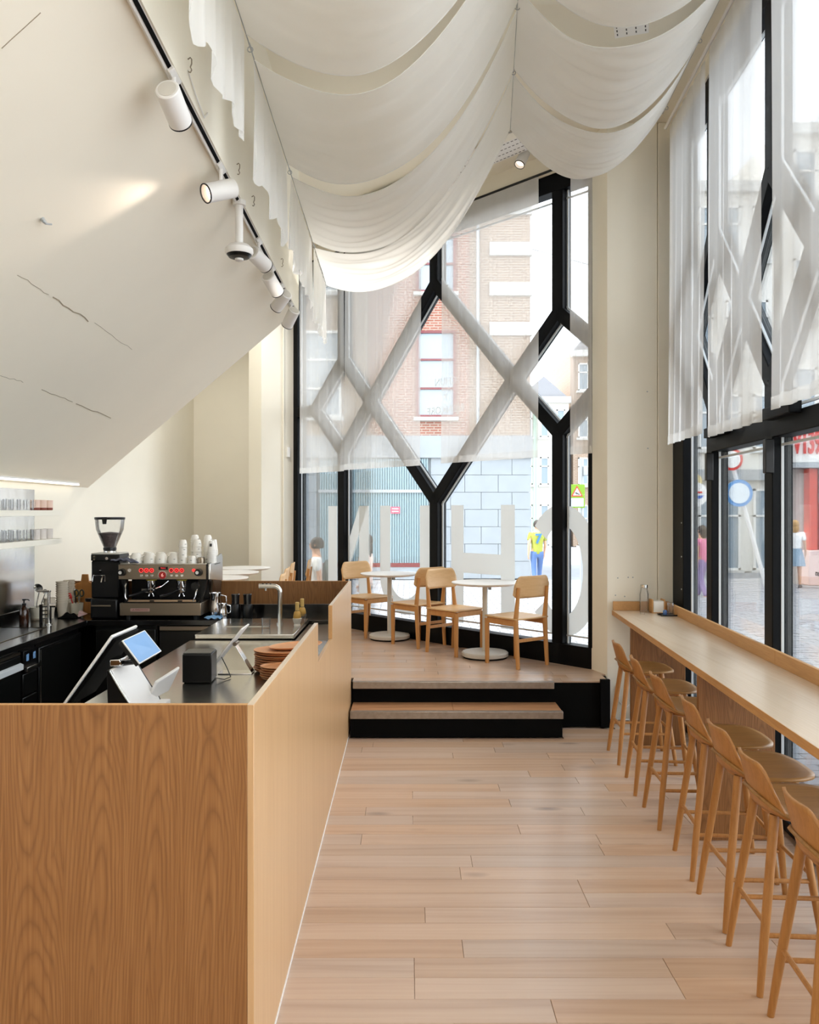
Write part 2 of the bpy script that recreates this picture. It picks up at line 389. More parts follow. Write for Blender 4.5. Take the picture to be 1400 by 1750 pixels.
obj('metal_nosing', box(B(), -.472, 1.219, 6.486, 6.531, .150, .209), ALU, st, bev=.004)

# walls, ceiling, sloped soffit
def lprism(name, x0, x1, y0, y1, z0, z1, m, label):
    o = obj(name, prism(B(), [L(x0,y0,z0), L(x1,y0,z0), L(x1,y1,z0), L(x0,y1,z0)], (0,0,z1-z0)), m)
    return tag(o, label, kind='structure')
lprism('wall_left', -3.2, -2.99, -3.2, 12.1, -.05, TOPZ, CREAM, 'cream painted left wall behind the bar')
wb = obj('wall_back', box(B(), -3.4, -1.6, 12.0, 12.15, 0, TOPZ), CREAM); tag(wb, 'cream back wall at the far left end', kind='structure')
we = obj('wall_end', box(B(), -1.76, -1.66, 11.03, 11.99, 0, TOPZ), CREAM); tag(we, 'short cream wall beyond the left pillar', kind='structure')
wr = obj('wall_rear', box(B(), -3.3, 1.65, -3.35, -3.2, -.05, TOPZ), CREAM); tag(wr, 'cream wall behind the viewer', kind='structure')
lprism('wall_upper', -1.10, -.955, -3.2, 7.9, 3.70, TOPZ, CREAM, 'narrow cream upper wall above the sloped soffit')
so = obj('ceiling_sloped', prism(B(), [L(-2.989,-3.19,2.022), L(-.956,-3.19,3.746), L(-.956,-3.19,3.90), L(-2.989,-3.19,2.18)], (SH*11.09, 11.09, 0)), CREAMC)
tag(so, 'large sloping cream soffit over the bar', kind='structure')
SLN = V((-.848, 0, 1)).normalized()
def on_slope(x, y): return V((x+SH*y, y, 2.022+.8477*(x+2.989)))
def crack(pts, r):
    bm = B(); P = []
    for (x0,y0),(x1,y1) in zip(pts, pts[1:]):
        for k in range(8): P.append(on_slope(x0+(x1-x0)*k/8+rnd.uniform(-.006,.006), y0+(y1-y0)*k/8)-SLN*-.0)
    return tube(bm, P, r, 5)
CRACK = mat('crack_line', (150,138,116), .9)  # darker line colour of the hairline cracks
def slope_px(u, v):
    """where a photo point meets the soffit"""
    kx, kz = (u-700)/1400, (873-v)/1400
    y = (2.022+.8477*2.989-1.8)/(kz-.8477*(kx-SH)); return (kx*y-SH*y, y)
for a, b, r in (((30,470),(90,508),.0016), ((90,508),(160,553),.0035), ((160,553),(235,602),.0014), ((72,665),(130,690),.0025), ((130,690),(196,718),.0035), ((0,641),(45,655),.0015), ((0,85),(80,12),.0018)):
    obj('hairline_crack', crack([slope_px(*a), slope_px(*b)], r), CRACK, so)
bm = B(); p = on_slope(*slope_px(72, 374)); cyl(bm, p, p-SLN*.03, .012, .006, 8); tube(bm, [p-SLN*.02+V((0,-.02,0)), p-SLN*.03, p-SLN*.025+V((.02,.02,0))], .004, 6)
obj('cable_stub', bm, GREYM, so)
ce = obj('ceiling', prism(B(), [(-3.35,-3.35,TOPZ),(1.72,-3.35,TOPZ),(2.44,7.1,TOPZ),(1.75,7.5,TOPZ),(-1.45,10.95,TOPZ),(-1.6,12.15,TOPZ),(-3.4,12.15,TOPZ)], (0,0,.25)), CREAMC)
tag(ce, 'cream flat ceiling above the draped cloths', kind='structure')
bmx = obj('beam', box(B(), .62, 1.42, 2.6, 4.95, 4.86, TOPZ-.002), CREAM); tag(bmx, 'cream boxed beam under the ceiling above the drapes', kind='structure')

# facade geometry
D1 = V((-.676, .737, 0)).normalized(); N1 = V((-D1.y, D1.x, 0)); O1 = V((1.628, 7.336, 0))      # N1 points into the room
D2 = V((-.0674, -.9977, 0)).normalized(); N2 = V((D2.y, -D2.x, 0)); O2 = V((2.275, 7.06, 0))
def F1(s, z, n=0): return O1+D1*s+N1*n+V((0,0,z))
def F2(s, z, n=0): return O2+D2*s+N2*n+V((0,0,z))
def facade(name, label, F, N, bars, panes, w, depth, goff):
    t = thing(name, label, 'window', kind='structure')
    del t['category']
    for nm, a, b, ww in bars:
        ax = (V((b[0],b[1],0))-V((a[0],a[1],0)))
        obj(nm, bar(B(), F(a[0],a[1],-depth/2), F(b[0],b[1],-depth/2), ww or w, depth, N), BLACKF, t, bev=.006)
    for poly in panes:
        pts = [F(s,z,-goff) for s,z in poly]
        bm = B(); prism(bm, pts, N*-.008); obj('pane', bm, GLASS, t, smooth=False)
        cen = sum(pts, V())/len(pts); bb = B()
        for i, p in enumerate(pts):                # pale strip round each pane, sunlit glass edge painted in
            q = pts[(i+1) % len(pts)]; a = p+(cen-p)*0; e = (q-p)
            if e.length < .12: continue
            en = e.normalized(); inn = N.cross(en); 
            if inn.dot(cen-p) < 0: inn = -inn
            o_ = inn*(w/2+.006)
            prism(bb, [p+o_+N*.004, p+o_+inn*.014+N*.004, p+o_+inn*.014+N*.02, p+o_+N*.02], e)
        obj('sunlit_edge_strip', bb, LIGHTTRIM, t, smooth=False)
    return t
sb, TP = .57, 4.78
mA, mB, mC, mE = .38, 2.03, 3.66, 4.66
bars = [('mullion',(mA,sb),(mA,2.53),0),('mullion',(mA,3.65),(mA,TP),0),('mullion',(mB,sb),(mB,1.91),0),('mullion',(mB,4.256),(mB,TP),0),('mullion',(mC,sb),(mC,2.525),0),('mullion',(mC,3.65),(mC,TP),0),
        ('mullion',(.01,sb),(.01,TP),.05),('mullion',(mE-.03,sb),(mE-.03,TP),.1),
        ('sill',(0,.29),(mE,.29),.56),('header',(0,TP+.085),(mE,TP+.085),.17)]
for a, b in (((mA,2.53),(.94,3.09)),((.94,3.09),(mB,4.256)),((mA,3.65),(.94,3.09)),((.94,3.09),(mB,1.91)),((mB,1.91),(3.14,3.09)),((3.14,3.09),(mC,3.65)),((mB,4.256),(3.14,3.09)),((3.14,3.09),(mC,2.525)),
             ((mC,3.65),(4.25,3.09)),((mC,2.525),(4.25,3.09)),((4.25,3.09),(mE,3.09)),((mA,3.65),(0,3.32)),((mA,2.53),(0,2.86))): bars.append(('brace',a,b,0))
panes = [[(0,sb),(mA,sb),(mA,2.53),(0,2.86)],[(0,2.86),(mA,2.53),(.94,3.09),(mA,3.65),(0,3.32)],[(0,3.32),(mA,3.65),(mA,TP),(0,TP)],[(mA,sb),(mB,sb),(mB,1.91),(.94,3.09),(mA,2.53)],
         [(mA,3.65),(.94,3.09),(mB,4.256),(mB,TP),(mA,TP)],[(mB,1.91),(3.14,3.09),(mB,4.256),(.94,3.09)],[(mB,sb),(mC,sb),(mC,2.525),(3.14,3.09),(mB,1.91)],
         [(mB,4.256),(3.14,3.09),(mC,3.65),(mC,TP),(mB,TP)],[(mC,2.525),(4.25,3.09),(mC,3.65),(3.14,3.09)],[(mC,sb),(mE,sb),(mE,3.09),(4.25,3.09),(mC,2.525)],[(mC,3.65),(4.25,3.09),(mE,3.09),(mE,TP),(mC,TP)]]
w1 = facade('window_1', 'tall black framed window with diagonal braces behind the platform', F1, N1, bars, panes, .122, .14, .085)
# lettering on the glass, reading right from the street
def letter(polys, m=VINYL):
    bm = B()
    for p in polys: prism(bm, [F1(s,z,-.086) for s,z in p], N1*.002)
    o = obj('vinyl_letter', bm, m, w1, smooth=False); return o
z0, z1 = .62, 1.86
def ring(c, hw, a0, a1, n=26, sw=.19):
    out = []; zc, hz = (z0+z1)/2, (z1-z0)/2
    def pt(a, k): 
        ca, sa = math.cos(a), math.sin(a); e = 1.0
        return (c+(hw-k)*math.copysign(abs(ca)**e, ca), zc+(hz-k)*math.copysign(abs(sa)**e, sa))
    for i in range(n):
        a, b = a0+(a1-a0)*i/n, a0+(a1-a0)*(i+1)/n
        out.append([pt(a,0), pt(b,0), pt(b,sw), pt(a,sw)])
    return out
letter(ring(.39, .43, math.radians(42), math.radians(318)))
letter([[(.96,z0),(1.14,z0),(1.14,z1),(.96,z1)],[(1.66,z0),(1.84,z0),(1.84,z1),(1.66,z1)],[(1.14,1.15),(1.66,1.15),(1.66,1.36),(1.14,1.36)]])
un = [[(2.15,1.05),(2.33,1.05),(2.33,z1),(2.15,z1)],[(2.83,1.05),(3.01,1.05),(3.01,z1),(2.83,z1)]]
for i in range(14):
    a, b = PI+PI*i/14, PI+PI*(i+1)/14
    un.append([(2.58+.43*math.cos(a),1.05+.43*math.sin(a)),(2.58+.43*math.cos(b),1.05+.43*math.sin(b)),(2.58+.25*math.cos(b),1.05+.25*math.sin(b)),(2.58+.25*math.cos(a),1.05+.25*math.sin(a))])
letter(un)
letter([[(3.22,z0),(3.40,z0),(3.40,z1),(3.22,z1)],[(3.84,z0),(4.02,z0),(4.02,z1),(3.84,z1)],[(3.40,z1),(3.24,z1),(3.84,z0),(4.0,z0)]])
def ftext(F, D, s, z, body, size, m, par, off=-.085):
    text('lettering', body, size, m, par, basis(F(s, z, off), D, (0,0,1)), .0008)
for body, z in (('CHUN', 3.19), ('x', 3.04), ('BIJENKORF', 2.885)): ftext(F1, D1, 1.93, z, body, .115, VINYL, w1)

bh = obj('trim_window_1', bar(B(), F1(-.02,5.05,-.03), F1(4.7,5.05,-.03), .198, .08, N1), CREAMC); tag(bh, 'cream bulkhead above the platform window', kind='structure')
bh = obj('trim_window_2', bar(B(), F2(-.02,5.075,-.03), F2(10.1,5.075,-.03), .148, .08, N2), CREAMC); tag(bh, 'cream bulkhead above the street windows', kind='structure')
# street-side facade on the right
lo, mid, up, T2 = 2.57, 3.2, 3.83, 4.82
ms = [1.03+1.18*i for i in range(8)]
bars = [('jamb',(.14,.0),(.14,T2+.2),.34),('header',(0,T2+.09),(10.1,T2+.09),.18),('sill',(.31,.03),(10.1,.03),.06)]
panes = []
for i, s in enumerate(ms):
    bars += [('mullion',(s,0),(s,lo),.13),('mullion',(s,up),(s,T2),.12)]
    c0, c1 = s-.59, s+.59
    for a, b in (((c0,mid),(s,up)),((c0,mid),(s,lo)),((s,lo),(c1,mid)),((s,up),(c1,mid))): bars.append(('brace',a,b,.12))
    e = min(s+1.18, 10.1)
    bars.append(('transom',(s,2.29),(e,2.29),.12))
    panes += [[(s,.06),(e,.06),(e,2.25),(s,2.25)], [(s,2.33),(e,2.33),(e,lo),(c1,mid),(s,lo)], [(s,lo),(c1,mid),(s,up),(c0,mid)], [(s,up),(c1,mid),(e,up),(e,T2),(s,T2)]]
bars.append(('brace',(.31,mid),(.44,mid),.12))
panes += [[(.31,.06),(1.03,.06),(1.03,lo),(.44,mid),(.31,mid)], [(.31,mid),(.44,mid),(1.03,up),(1.03,T2),(.31,T2)]]
w2 = facade('window_2', 'long black framed glass front along the street on the right', F2, N2, bars, panes, .1, .12, .07)
for s in (1.1, 2.27):                                # hinge and closer blocks at the door heads
    obj('door_hinge', bar(B(), F2(s,2.02,.02), F2(s,2.22,.02), .05, .05, N2), BLACKP, w2, bev=.005)
    obj('door_closer', bar(B(), F2(s+.02,2.36,.03), F2(s+.42,2.36,.03), .07, .07, N2), BLACKF, w2, bev=.006)
ftext(F2, -D2, 2.86, 1.47, 'amsterdam.com', .045, PRINT, w2, -.062)
for z in (1.15, 1.42, 1.7): obj('screw_head', cyl(B(), F2(.27,z,0), F2(.27,z,.004), .006, n=8), LIGHTTRIM, w2)

pr = obj('pillar', prism(B(), [(1.632,7.34,0),(1.71,7.08,0),(2.14,7.08,0),(2.14,7.45,0),(1.78,7.46,0)], (0,0,TOPZ)), CREAM); tag(pr, 'cream pillar between the platform window and the street windows', kind='structure')
obj('casing_panel', box(B(), 2.146, 2.275, 7.068, 7.40, 0, TOPZ), CREAM, pr, bev=.004)
for x, z in ((1.78,1.07),(1.86,1.06),(1.80,1.22),(1.89,1.225),(1.93,1.225),(2.055,2.83),(2.06,2.34)): obj('screw_hole', cyl(B(), (x,7.0805,z), (x,7.078,z), .006, n=8), GREYM, pr)
pl = obj('pillar', prism(B(), [F1(4.67,.3,0), F1(4.67,.3,.49), F1(4.97,.3,.49), F1(4.97,.3,0)], (0,0,TOPZ-.3)), CREAM); tag(pl, 'cream pillar at the far left end of the platform window', kind='structure')
obj('sensor_box', bar(B(), F1(4.66,2.50,.09), F1(4.66,2.63,.09), .05, .035, D1), WHITE, pl, bev=.006)
obj('pipe', tube(B(), [F1(4.66,.4,.16), F1(4.66,TOPZ-.05,.16)], .012, 8), CREAM, pl)

# ------------------------------------------------------------------ street outside
gz = -.2
sg = obj('street', box(B(), -45, 70, -12, 110, gz-.3, gz-.03), PAVE); tag(sg, 'grey street paving outside the windows', kind='structure')
pv, pf_ = [], []
def paver(x, y, w, d, z):
    i = len(pv); e = .006
    for a, b, c in ((0,0,-.05),(w,0,-.05),(w,d,-.05),(0,d,-.05),(e,e,0),(w-e,e,0),(w-e,d-e,0),(e,d-e,0)): pv.append((x+a, y+b, z+c))
    for f in ((4,5,6,7),(0,1,5,4),(1,2,6,5),(2,3,7,6),(3,0,4,7)): pf_.append(tuple(i+k for k in f))
W_, D_ = .30, .15
j = 0; y = 1.5
while y < 23.6:
    x = 2.0+(W_/2 if j % 2 else 0)-(8 if y > 8 else 0)
    while x < min(13, 5+.55*y):
        if x > 2.1+.0675*y+.3 or (y > 7.9 and (x-1.628)*.737+(y-7.336)*.676 > .45): paver(x+.002, y+.002, W_-.004, D_-.004, gz+rnd.uniform(-.003,.003))
        x += W_
    y += D_; j += 1
me = bpy.data.meshes.new('paver_field'); me.from_pydata(pv, [], pf_); me.materials.append(PAVE)
po = bpy.data.objects.new('paver_field', me); C.objects.link(po); po.parent = sg; po['kind'] = 'stuff'

def win(par, x0, x1, y, z0, z1, fm, gm=DARKGL, cross=1, sill=True, dep=.12, bars_=1):
    """a street window facing -Y: frame, panes, glazing bar, sill"""
    t = .07
    bm = B()
    for a in ((x0,x0+t,z0,z1),(x1-t,x1,z0,z1),(x0+t,x1-t,z1-t,z1),(x0+t,x1-t,z0,z0+t)): box(bm, a[0], a[1], y-.05, y+dep, a[2], a[3])
    for k in range(cross): zz = z0+(z1-z0)*(k+1)/(cross+1); box(bm, x0+t, x1-t, y-.03, y+dep, zz-.03, zz+.03)
    for k in range(bars_-1): xx = x0+(x1-x0)*(k+1)/bars_; box(bm, xx-.03, xx+.03, y-.03, y+dep, z0+t, z1-t)
    f = obj('window_frame', bm, fm, par, smooth=False)
    obj('pane', box(B(), x0+t, x1-t, y+.02, y+.03, z0+t, z1-t), gm, f, smooth=False)
    if sill: obj('window_sill', box(B(), x0-.08, x1+.08, y-.12, y+.02, z0-.1, z0), WHITESTONE, f, smooth=False)

# brick building straight across
bl = thing('brick_building', 'brick building with stone base and corrugated shutter across the street behind the platform window', 'building', (0,24,gz))
YB = 24
def lb(bm): 
    for v in bm.verts: v.co -= V((0,24,gz))
    return bm
obj('wall', lb(box(B(), -9, 3.55, YB+.1, YB+6, 4.0, 15.5)), BRICKP, bl, smooth=False)
obj('red_brick_panel', lb(box(B(), -1.2, 1.75, YB+.05, YB+.099, 4.0, 15)), BRICK, bl, smooth=False)
obj('cornice', lb(box(B(), -9, 3.6, YB-.1, YB+.3, 3.35, 4.0)), STONE, bl, smooth=False)
obj('base_wall', lb(box(B(), -9, 3.5, YB+.06, YB+6, gz, 3.35)), STONE, bl, smooth=False)
for r_ in range(7):                                    # stone blocks of the ground floor
    zz = gz+.02+r_*.505; xs = [.62, 1.62, 2.6, 3.55] if r_ % 2 else [.62, 1.2, 2.1, 3.0, 3.55]
    for a, b in zip(xs, xs[1:]): obj('stone_block', lb(box(B(), a+.006, b-.006, YB-.02+rnd.uniform(-.006,.006), YB+.06, zz+.006, zz+.499)), STONE, bl, smooth=False)
    xs = [-8, -6.6, -5.4, -4.1, -2.72]
    for a, b in zip(xs, xs[1:]): obj('stone_block', lb(box(B(), a+.006, b-.006, YB-.02, YB+.06, zz+.006, zz+.499)), STONE, bl, smooth=False)
bm = B(); n = 44                                       # corrugated shutter
pts = []
for i in range(n+1):
    x = -2.6+3.12*i/n
    pts += [(x-.022, YB-.0), (x-.014, YB-.05), (x+.014, YB-.05), (x+.022, YB-.0)]
for z_ in (.26, 3.33):
    for x, y in pts: bm.verts.new((x, y, z_))
bm.verts.ensure_lookup_table(); m_ = len(pts)
for i in range(m_-1): bm.faces.new((bm.verts[i], bm.verts[i+1], bm.verts[m_+i+1], bm.verts[m_+i]))
obj('corrugated_shutter', lb(bm), CORR, bl, solid=.006, smooth=False)
obj('shutter_rail', lb(box(B(), -2.66, .56, YB-.1, YB-.052, 2.33, 2.42)), GREYM, bl, smooth=False)
obj('shutter_base', lb(box(B(), -2.66, .58, YB-.12, YB+.0, gz, .25)), STONE, bl, smooth=False)
obj('red_base_strip', lb(box(B(), -2.66, .58, YB-.13, YB-.11, .16, .28)), WINRED, bl, smooth=False)
nt = obj('notice_board', lb(box(B(), -.55, -.28, YB-.08, YB-.06, 1.72, 1.92)), mat('pink_notice', (214,90,110), .6), bl, smooth=False)
for i, zz in enumerate((1.78, 1.86)): obj('print_line', lb(box(B(), -.51, -.32, YB-.083, YB-.081, zz-.012, zz+.012)), WHITE, nt, smooth=False)
for zz in (6.95, 8.12, 9.3, 10.5, 11.7): obj('white_stone_block', lb(box(B(), 2.35, 3.6, YB-.0, YB+.2, zz, zz+.38)), WHITESTONE, bl, smooth=False)
for xx in (-5.2, -2.6, .75):
    for k, (za, zb) in enumerate(((4.34,6.87),(8.0,10.5),(11.4,13.6))):
        win(bl, xx-.55, xx+.6, YB+.0, za+.2, zb+.2, WINRED if xx > 0 else WHITE, cross=2)
        if xx > 0: pass
for v in (): pass
for o in kids(bl):
    if o.name.startswith('window_frame'): o.location = (0,-24,-gz)
for x in (-3.9, 2.0): obj('downpipe', lb(cyl(B(), (x,YB-.03,3.9), (x,YB-.03,15.4), .05, n=8)), GREYM, bl)

def house(name, label, x0, x1, y, top, m, cols, rows, roof=None, frame=WHITE, z00=gz, ground=True):
    t = thing(name, label, 'building', ((x0+x1)/2, y, z00), 0, 'houses across the street')
    def lc(bm):
        for v in bm.verts: v.co -= V(((x0+x1)/2, y, z00))
        return bm
    obj('wall', lc(box(B(), x0, x1, y, y+7, z00, top)), m, t, smooth=False)
    obj('cornice', lc(box(B(), x0-.1, x1+.1, y-.25, y+.2, top-.35, top)), WHITESTONE, t, smooth=False)
    if roof: obj('roof', lc(prism(B(), [(x0,y+.2,top), (x1,y+.2,top), ((x0+x1)/2,y+.2,top+roof)], (0,6,0))), mat('grey_roof', (150,150,154), .8), t, smooth=False)
    fh = (top-z00-.4)/rows; cw = (x1-x0)/cols
    for r_ in range(rows):
        for c_ in range(cols):
            xa = x0+cw*(c_+.24); xb = x0+cw*(c_+.76); za = z00+fh*r_+fh*.3; zb = z00+fh*r_+fh*.88
            if r_ == 0 and ground: za = z00+.05
            bm = B(); tt = .07
            for a in ((xa,xa+tt,za,zb),(xb-tt,xb,za,zb),(xa,xb,zb-tt,zb),(xa,xb,za,za+tt),(xa,xb,(za+zb*2)/3-.03,(za+zb*2)/3+.03)): box(bm, a[0], a[1], y-.08, y+.02, a[2], a[3])
            f = obj('window_frame', lc(bm), frame, t, smooth=False)
            obj('pane', lc(box(B(), xa+tt, xb-tt, y-.03, y-.01, za+tt, zb-tt)), DARKGL, f, smooth=False)
            obj('window_sill', lc(box(B(), xa-.1, xb+.1, y-.16, y, za-.12, za)), WHITESTONE, f, smooth=False)
    return t
house('town_house', 'white narrow house with pale green downpipe far down the street', 6.2, 8.95, 46, 8.2, PLASTER, 3, 3, roof=1.2)
house('town_house', 'tall pale gabled house far down the street beside the warning sign', 9.2, 12.55, 46, 10.8, BRICKP, 3, 4, roof=2.0)
house('town_house', 'white plastered house with a doorway across the street on the right', 9.3, 12.0, 27, 12.6, PLASTER, 3, 4)
house('town_house', 'tall white house behind the red shop front', 12.3, 19.5, 27, 14.5, PLASTER, 5, 4)
house('town_house', 'pale brick house seen past the pillar at the far right of the street', 12.9, 16.5, 46, 9.5, BRICKP, 3, 3, roof=1.5)
hp = [o for o in C.objects if o.get('label', '').startswith('white narrow house')][0]
obj('downpipe', cyl(B(), (-.55,-.1,0), (-.55,-.1,7.6), .09, n=8), mat('pale_green_paint', (170,204,186), .6), hp)
hl = [o for o in C.objects if o.get('label', '').startswith('white plastered house')][0]
obj('lower_cladding', box(B(), -1.4, -.25, -.14, -.02, .02, 1.15), mat('grey_green_panel', (156,172,170), .6), hl, smooth=False)
obj('shop_fascia', box(B(), -1.45, 1.45, -.3, -.02, 3.0, 3.35), GREYM, hl, smooth=False)

# red shop front
sp = thing('shop_front', 'red shop front with a white fascia and red house number on the right', 'shop', (10.4, 22, gz))
obj('fascia', box(B(), -.55, 3.2, -.1, .6, 3.3, 4.35), WHITE, sp, smooth=False)
obj('awning_soffit', box(B(), -.5, 3.2, -.2, .6, 3.15, 3.29), GREYM, sp, smooth=False)
text('lettering', 'V139', .85, RED, sp, basis((.22,-.13,3.8), (1,0,0), (0,0,1)) @ M.Diagonal((.42,1,1,1)), .03, bold=.02)
for x in (.42, .78, 2.4): 
    obj('red_column', box(B(), x-.09, x+.13, -.02, .3, .95, 3.14), SHOPRED, sp, bev=.01)
    obj('column_base', box(B(), x-.15, x+.18, -.1, .35, 0, .94), mat('pale_pink_stone', (226,196,188), .7), sp, bev=.02)
obj('column_lamp', cyl(B(), (.62,-.05,2.2), (.62,-.05,3.1), .05, n=10), GREYM, sp)
obj('shop_wall', box(B(), -.55, 3.2, .4, .6, 0, 3.14), PLASTER, sp, smooth=False)
obj('shop_window', box(B(), .95, 2.2, .36, .395, .5, 2.9), DARKGL, sp, smooth=False)

# warning board on its post beyond the glass
wbd = thing('warning_sign', 'yellow-green warning board with a red triangle on a grey post outside', 'sign', (2.89, 14, gz))
obj('post', cyl(B(), (.06,0.02,0), (.06,0.02,2.9), .03, n=10), GREYM, wbd)
bd = obj('board', box(B(), -.17, .1, -.04, -.015, 2.05, 2.45), GREENY, wbd, bev=.004)
bm = B()
T = [(-.135,-.045,2.245),(.065,-.045,2.245),(-.035,-.045,2.43)]
obj('red_triangle', prism(bm, T, (0,.004,0)), RED, bd, smooth=False)
c_ = sum((V(t) for t in T), V())/3
obj('white_triangle', prism(B(), [c_+(V(t)-c_)*.68+V((0,-.003,0)) for t in T], (0,.003,0)), WHITE, bd, smooth=False)
bm = B(); tube(bm, [(-.075,-.05,2.30),(-.05,-.05,2.308),(-.02,-.05,2.29),(.015,-.05,2.28)], [.008,.012,.01,.005], 6); tube(bm, [(-.045,-.05,2.305),(-.04,-.05,2.275)], .006, 6); tube(bm, [(-.01,-.05,2.285),(0,-.05,2.27)], .005, 6)
obj('figure_emblem', bm, PRINT, bd)
pn = obj('text_panel', box(B(), -.145, .075, -.046, -.041, 2.075, 2.215), mat('pale_blue_panel', (206,218,226), .5), bd, smooth=False)
for s_, zz in (('Wij blazen', 2.17), ("'t vaartuig", 2.12)): text('lettering', s_, .05, GREYM, pn, basis((-.035,-.047,zz), (1,0,0), (0,0,1)), .0006)
obj('camera_box', box(B(), .08, .25, -.1, .06, 2.60, 2.76), GREYM, wbd, bev=.01)

# leaning sign pole seen through the glass door
tp = thing('traffic_sign', 'leaning pale pole with a red ringed disc and a blue ringed disc outside', 'sign', (8.75, 20, gz))
a, b = V((0,0,0)), V((-1.0,0,3.6))
obj('pole', tube(B(), [a, b], .05, 10), WHITEM, tp)
def disc(par, c, r, ringm, facem):
    o = obj('sign_disc', cyl(B(), c, c+V((0,.03,0)), r, n=32), ringm, par)
    obj('sign_face', cyl(B(), c+V((0,-.006,0)), c+V((0,0,0)), r*.76, n=32), facem, o)
disc(tp, V((-.92,-.1,3.25)), .27, RED, WHITE)
disc(tp, V((-.74,-.1,2.43)), .33, mat('blue_ring', (90,150,205), .4), mat('pale_sign_face', (220,228,232), .4))
cs = thing('round_shop_sign', 'round white shop sign with a crown top and blue ribbon hung outside by the jamb', 'sign', (6.98, 20, 2.2))
obj('disc', cyl(B(), (0,0,0), (0,.06,0), .3, n=30), WHITE, cs)
obj('crown', cyl(B(), (0,.005,.33), (0,.055,.33), .17, n=20), mat('pale_gold', (226,206,150), .5), cs)
obj('ribbon', prism(B(), [(-.2,-.01,-.12),(.14,-.01,-.1),(.2,-.01,-.02),(-.14,-.01,-.05)], (0,.008,0)), mat('ribbon_blue', (70,110,190), .5), cs, smooth=False)
obj('bracket', tube(B(), [(.28,.03,.05),(.5,.03,.05),(.5,.03,-2.4)], .03, 8), GREYM, cs)
obj('red_line', box(B(), -.16, .16, -.012, -.001, .03, .07), RED, cs, smooth=False)
# street lamp cable
ow = obj('overhead_cable', tube(B(), [(3.5,24.3,9.6), (6.5,25.6,9.25), (9.35,27.0,9.5)], .015, 6), GREYM); tag(ow, 'thin cable strung across the street against the sky', 'cable')

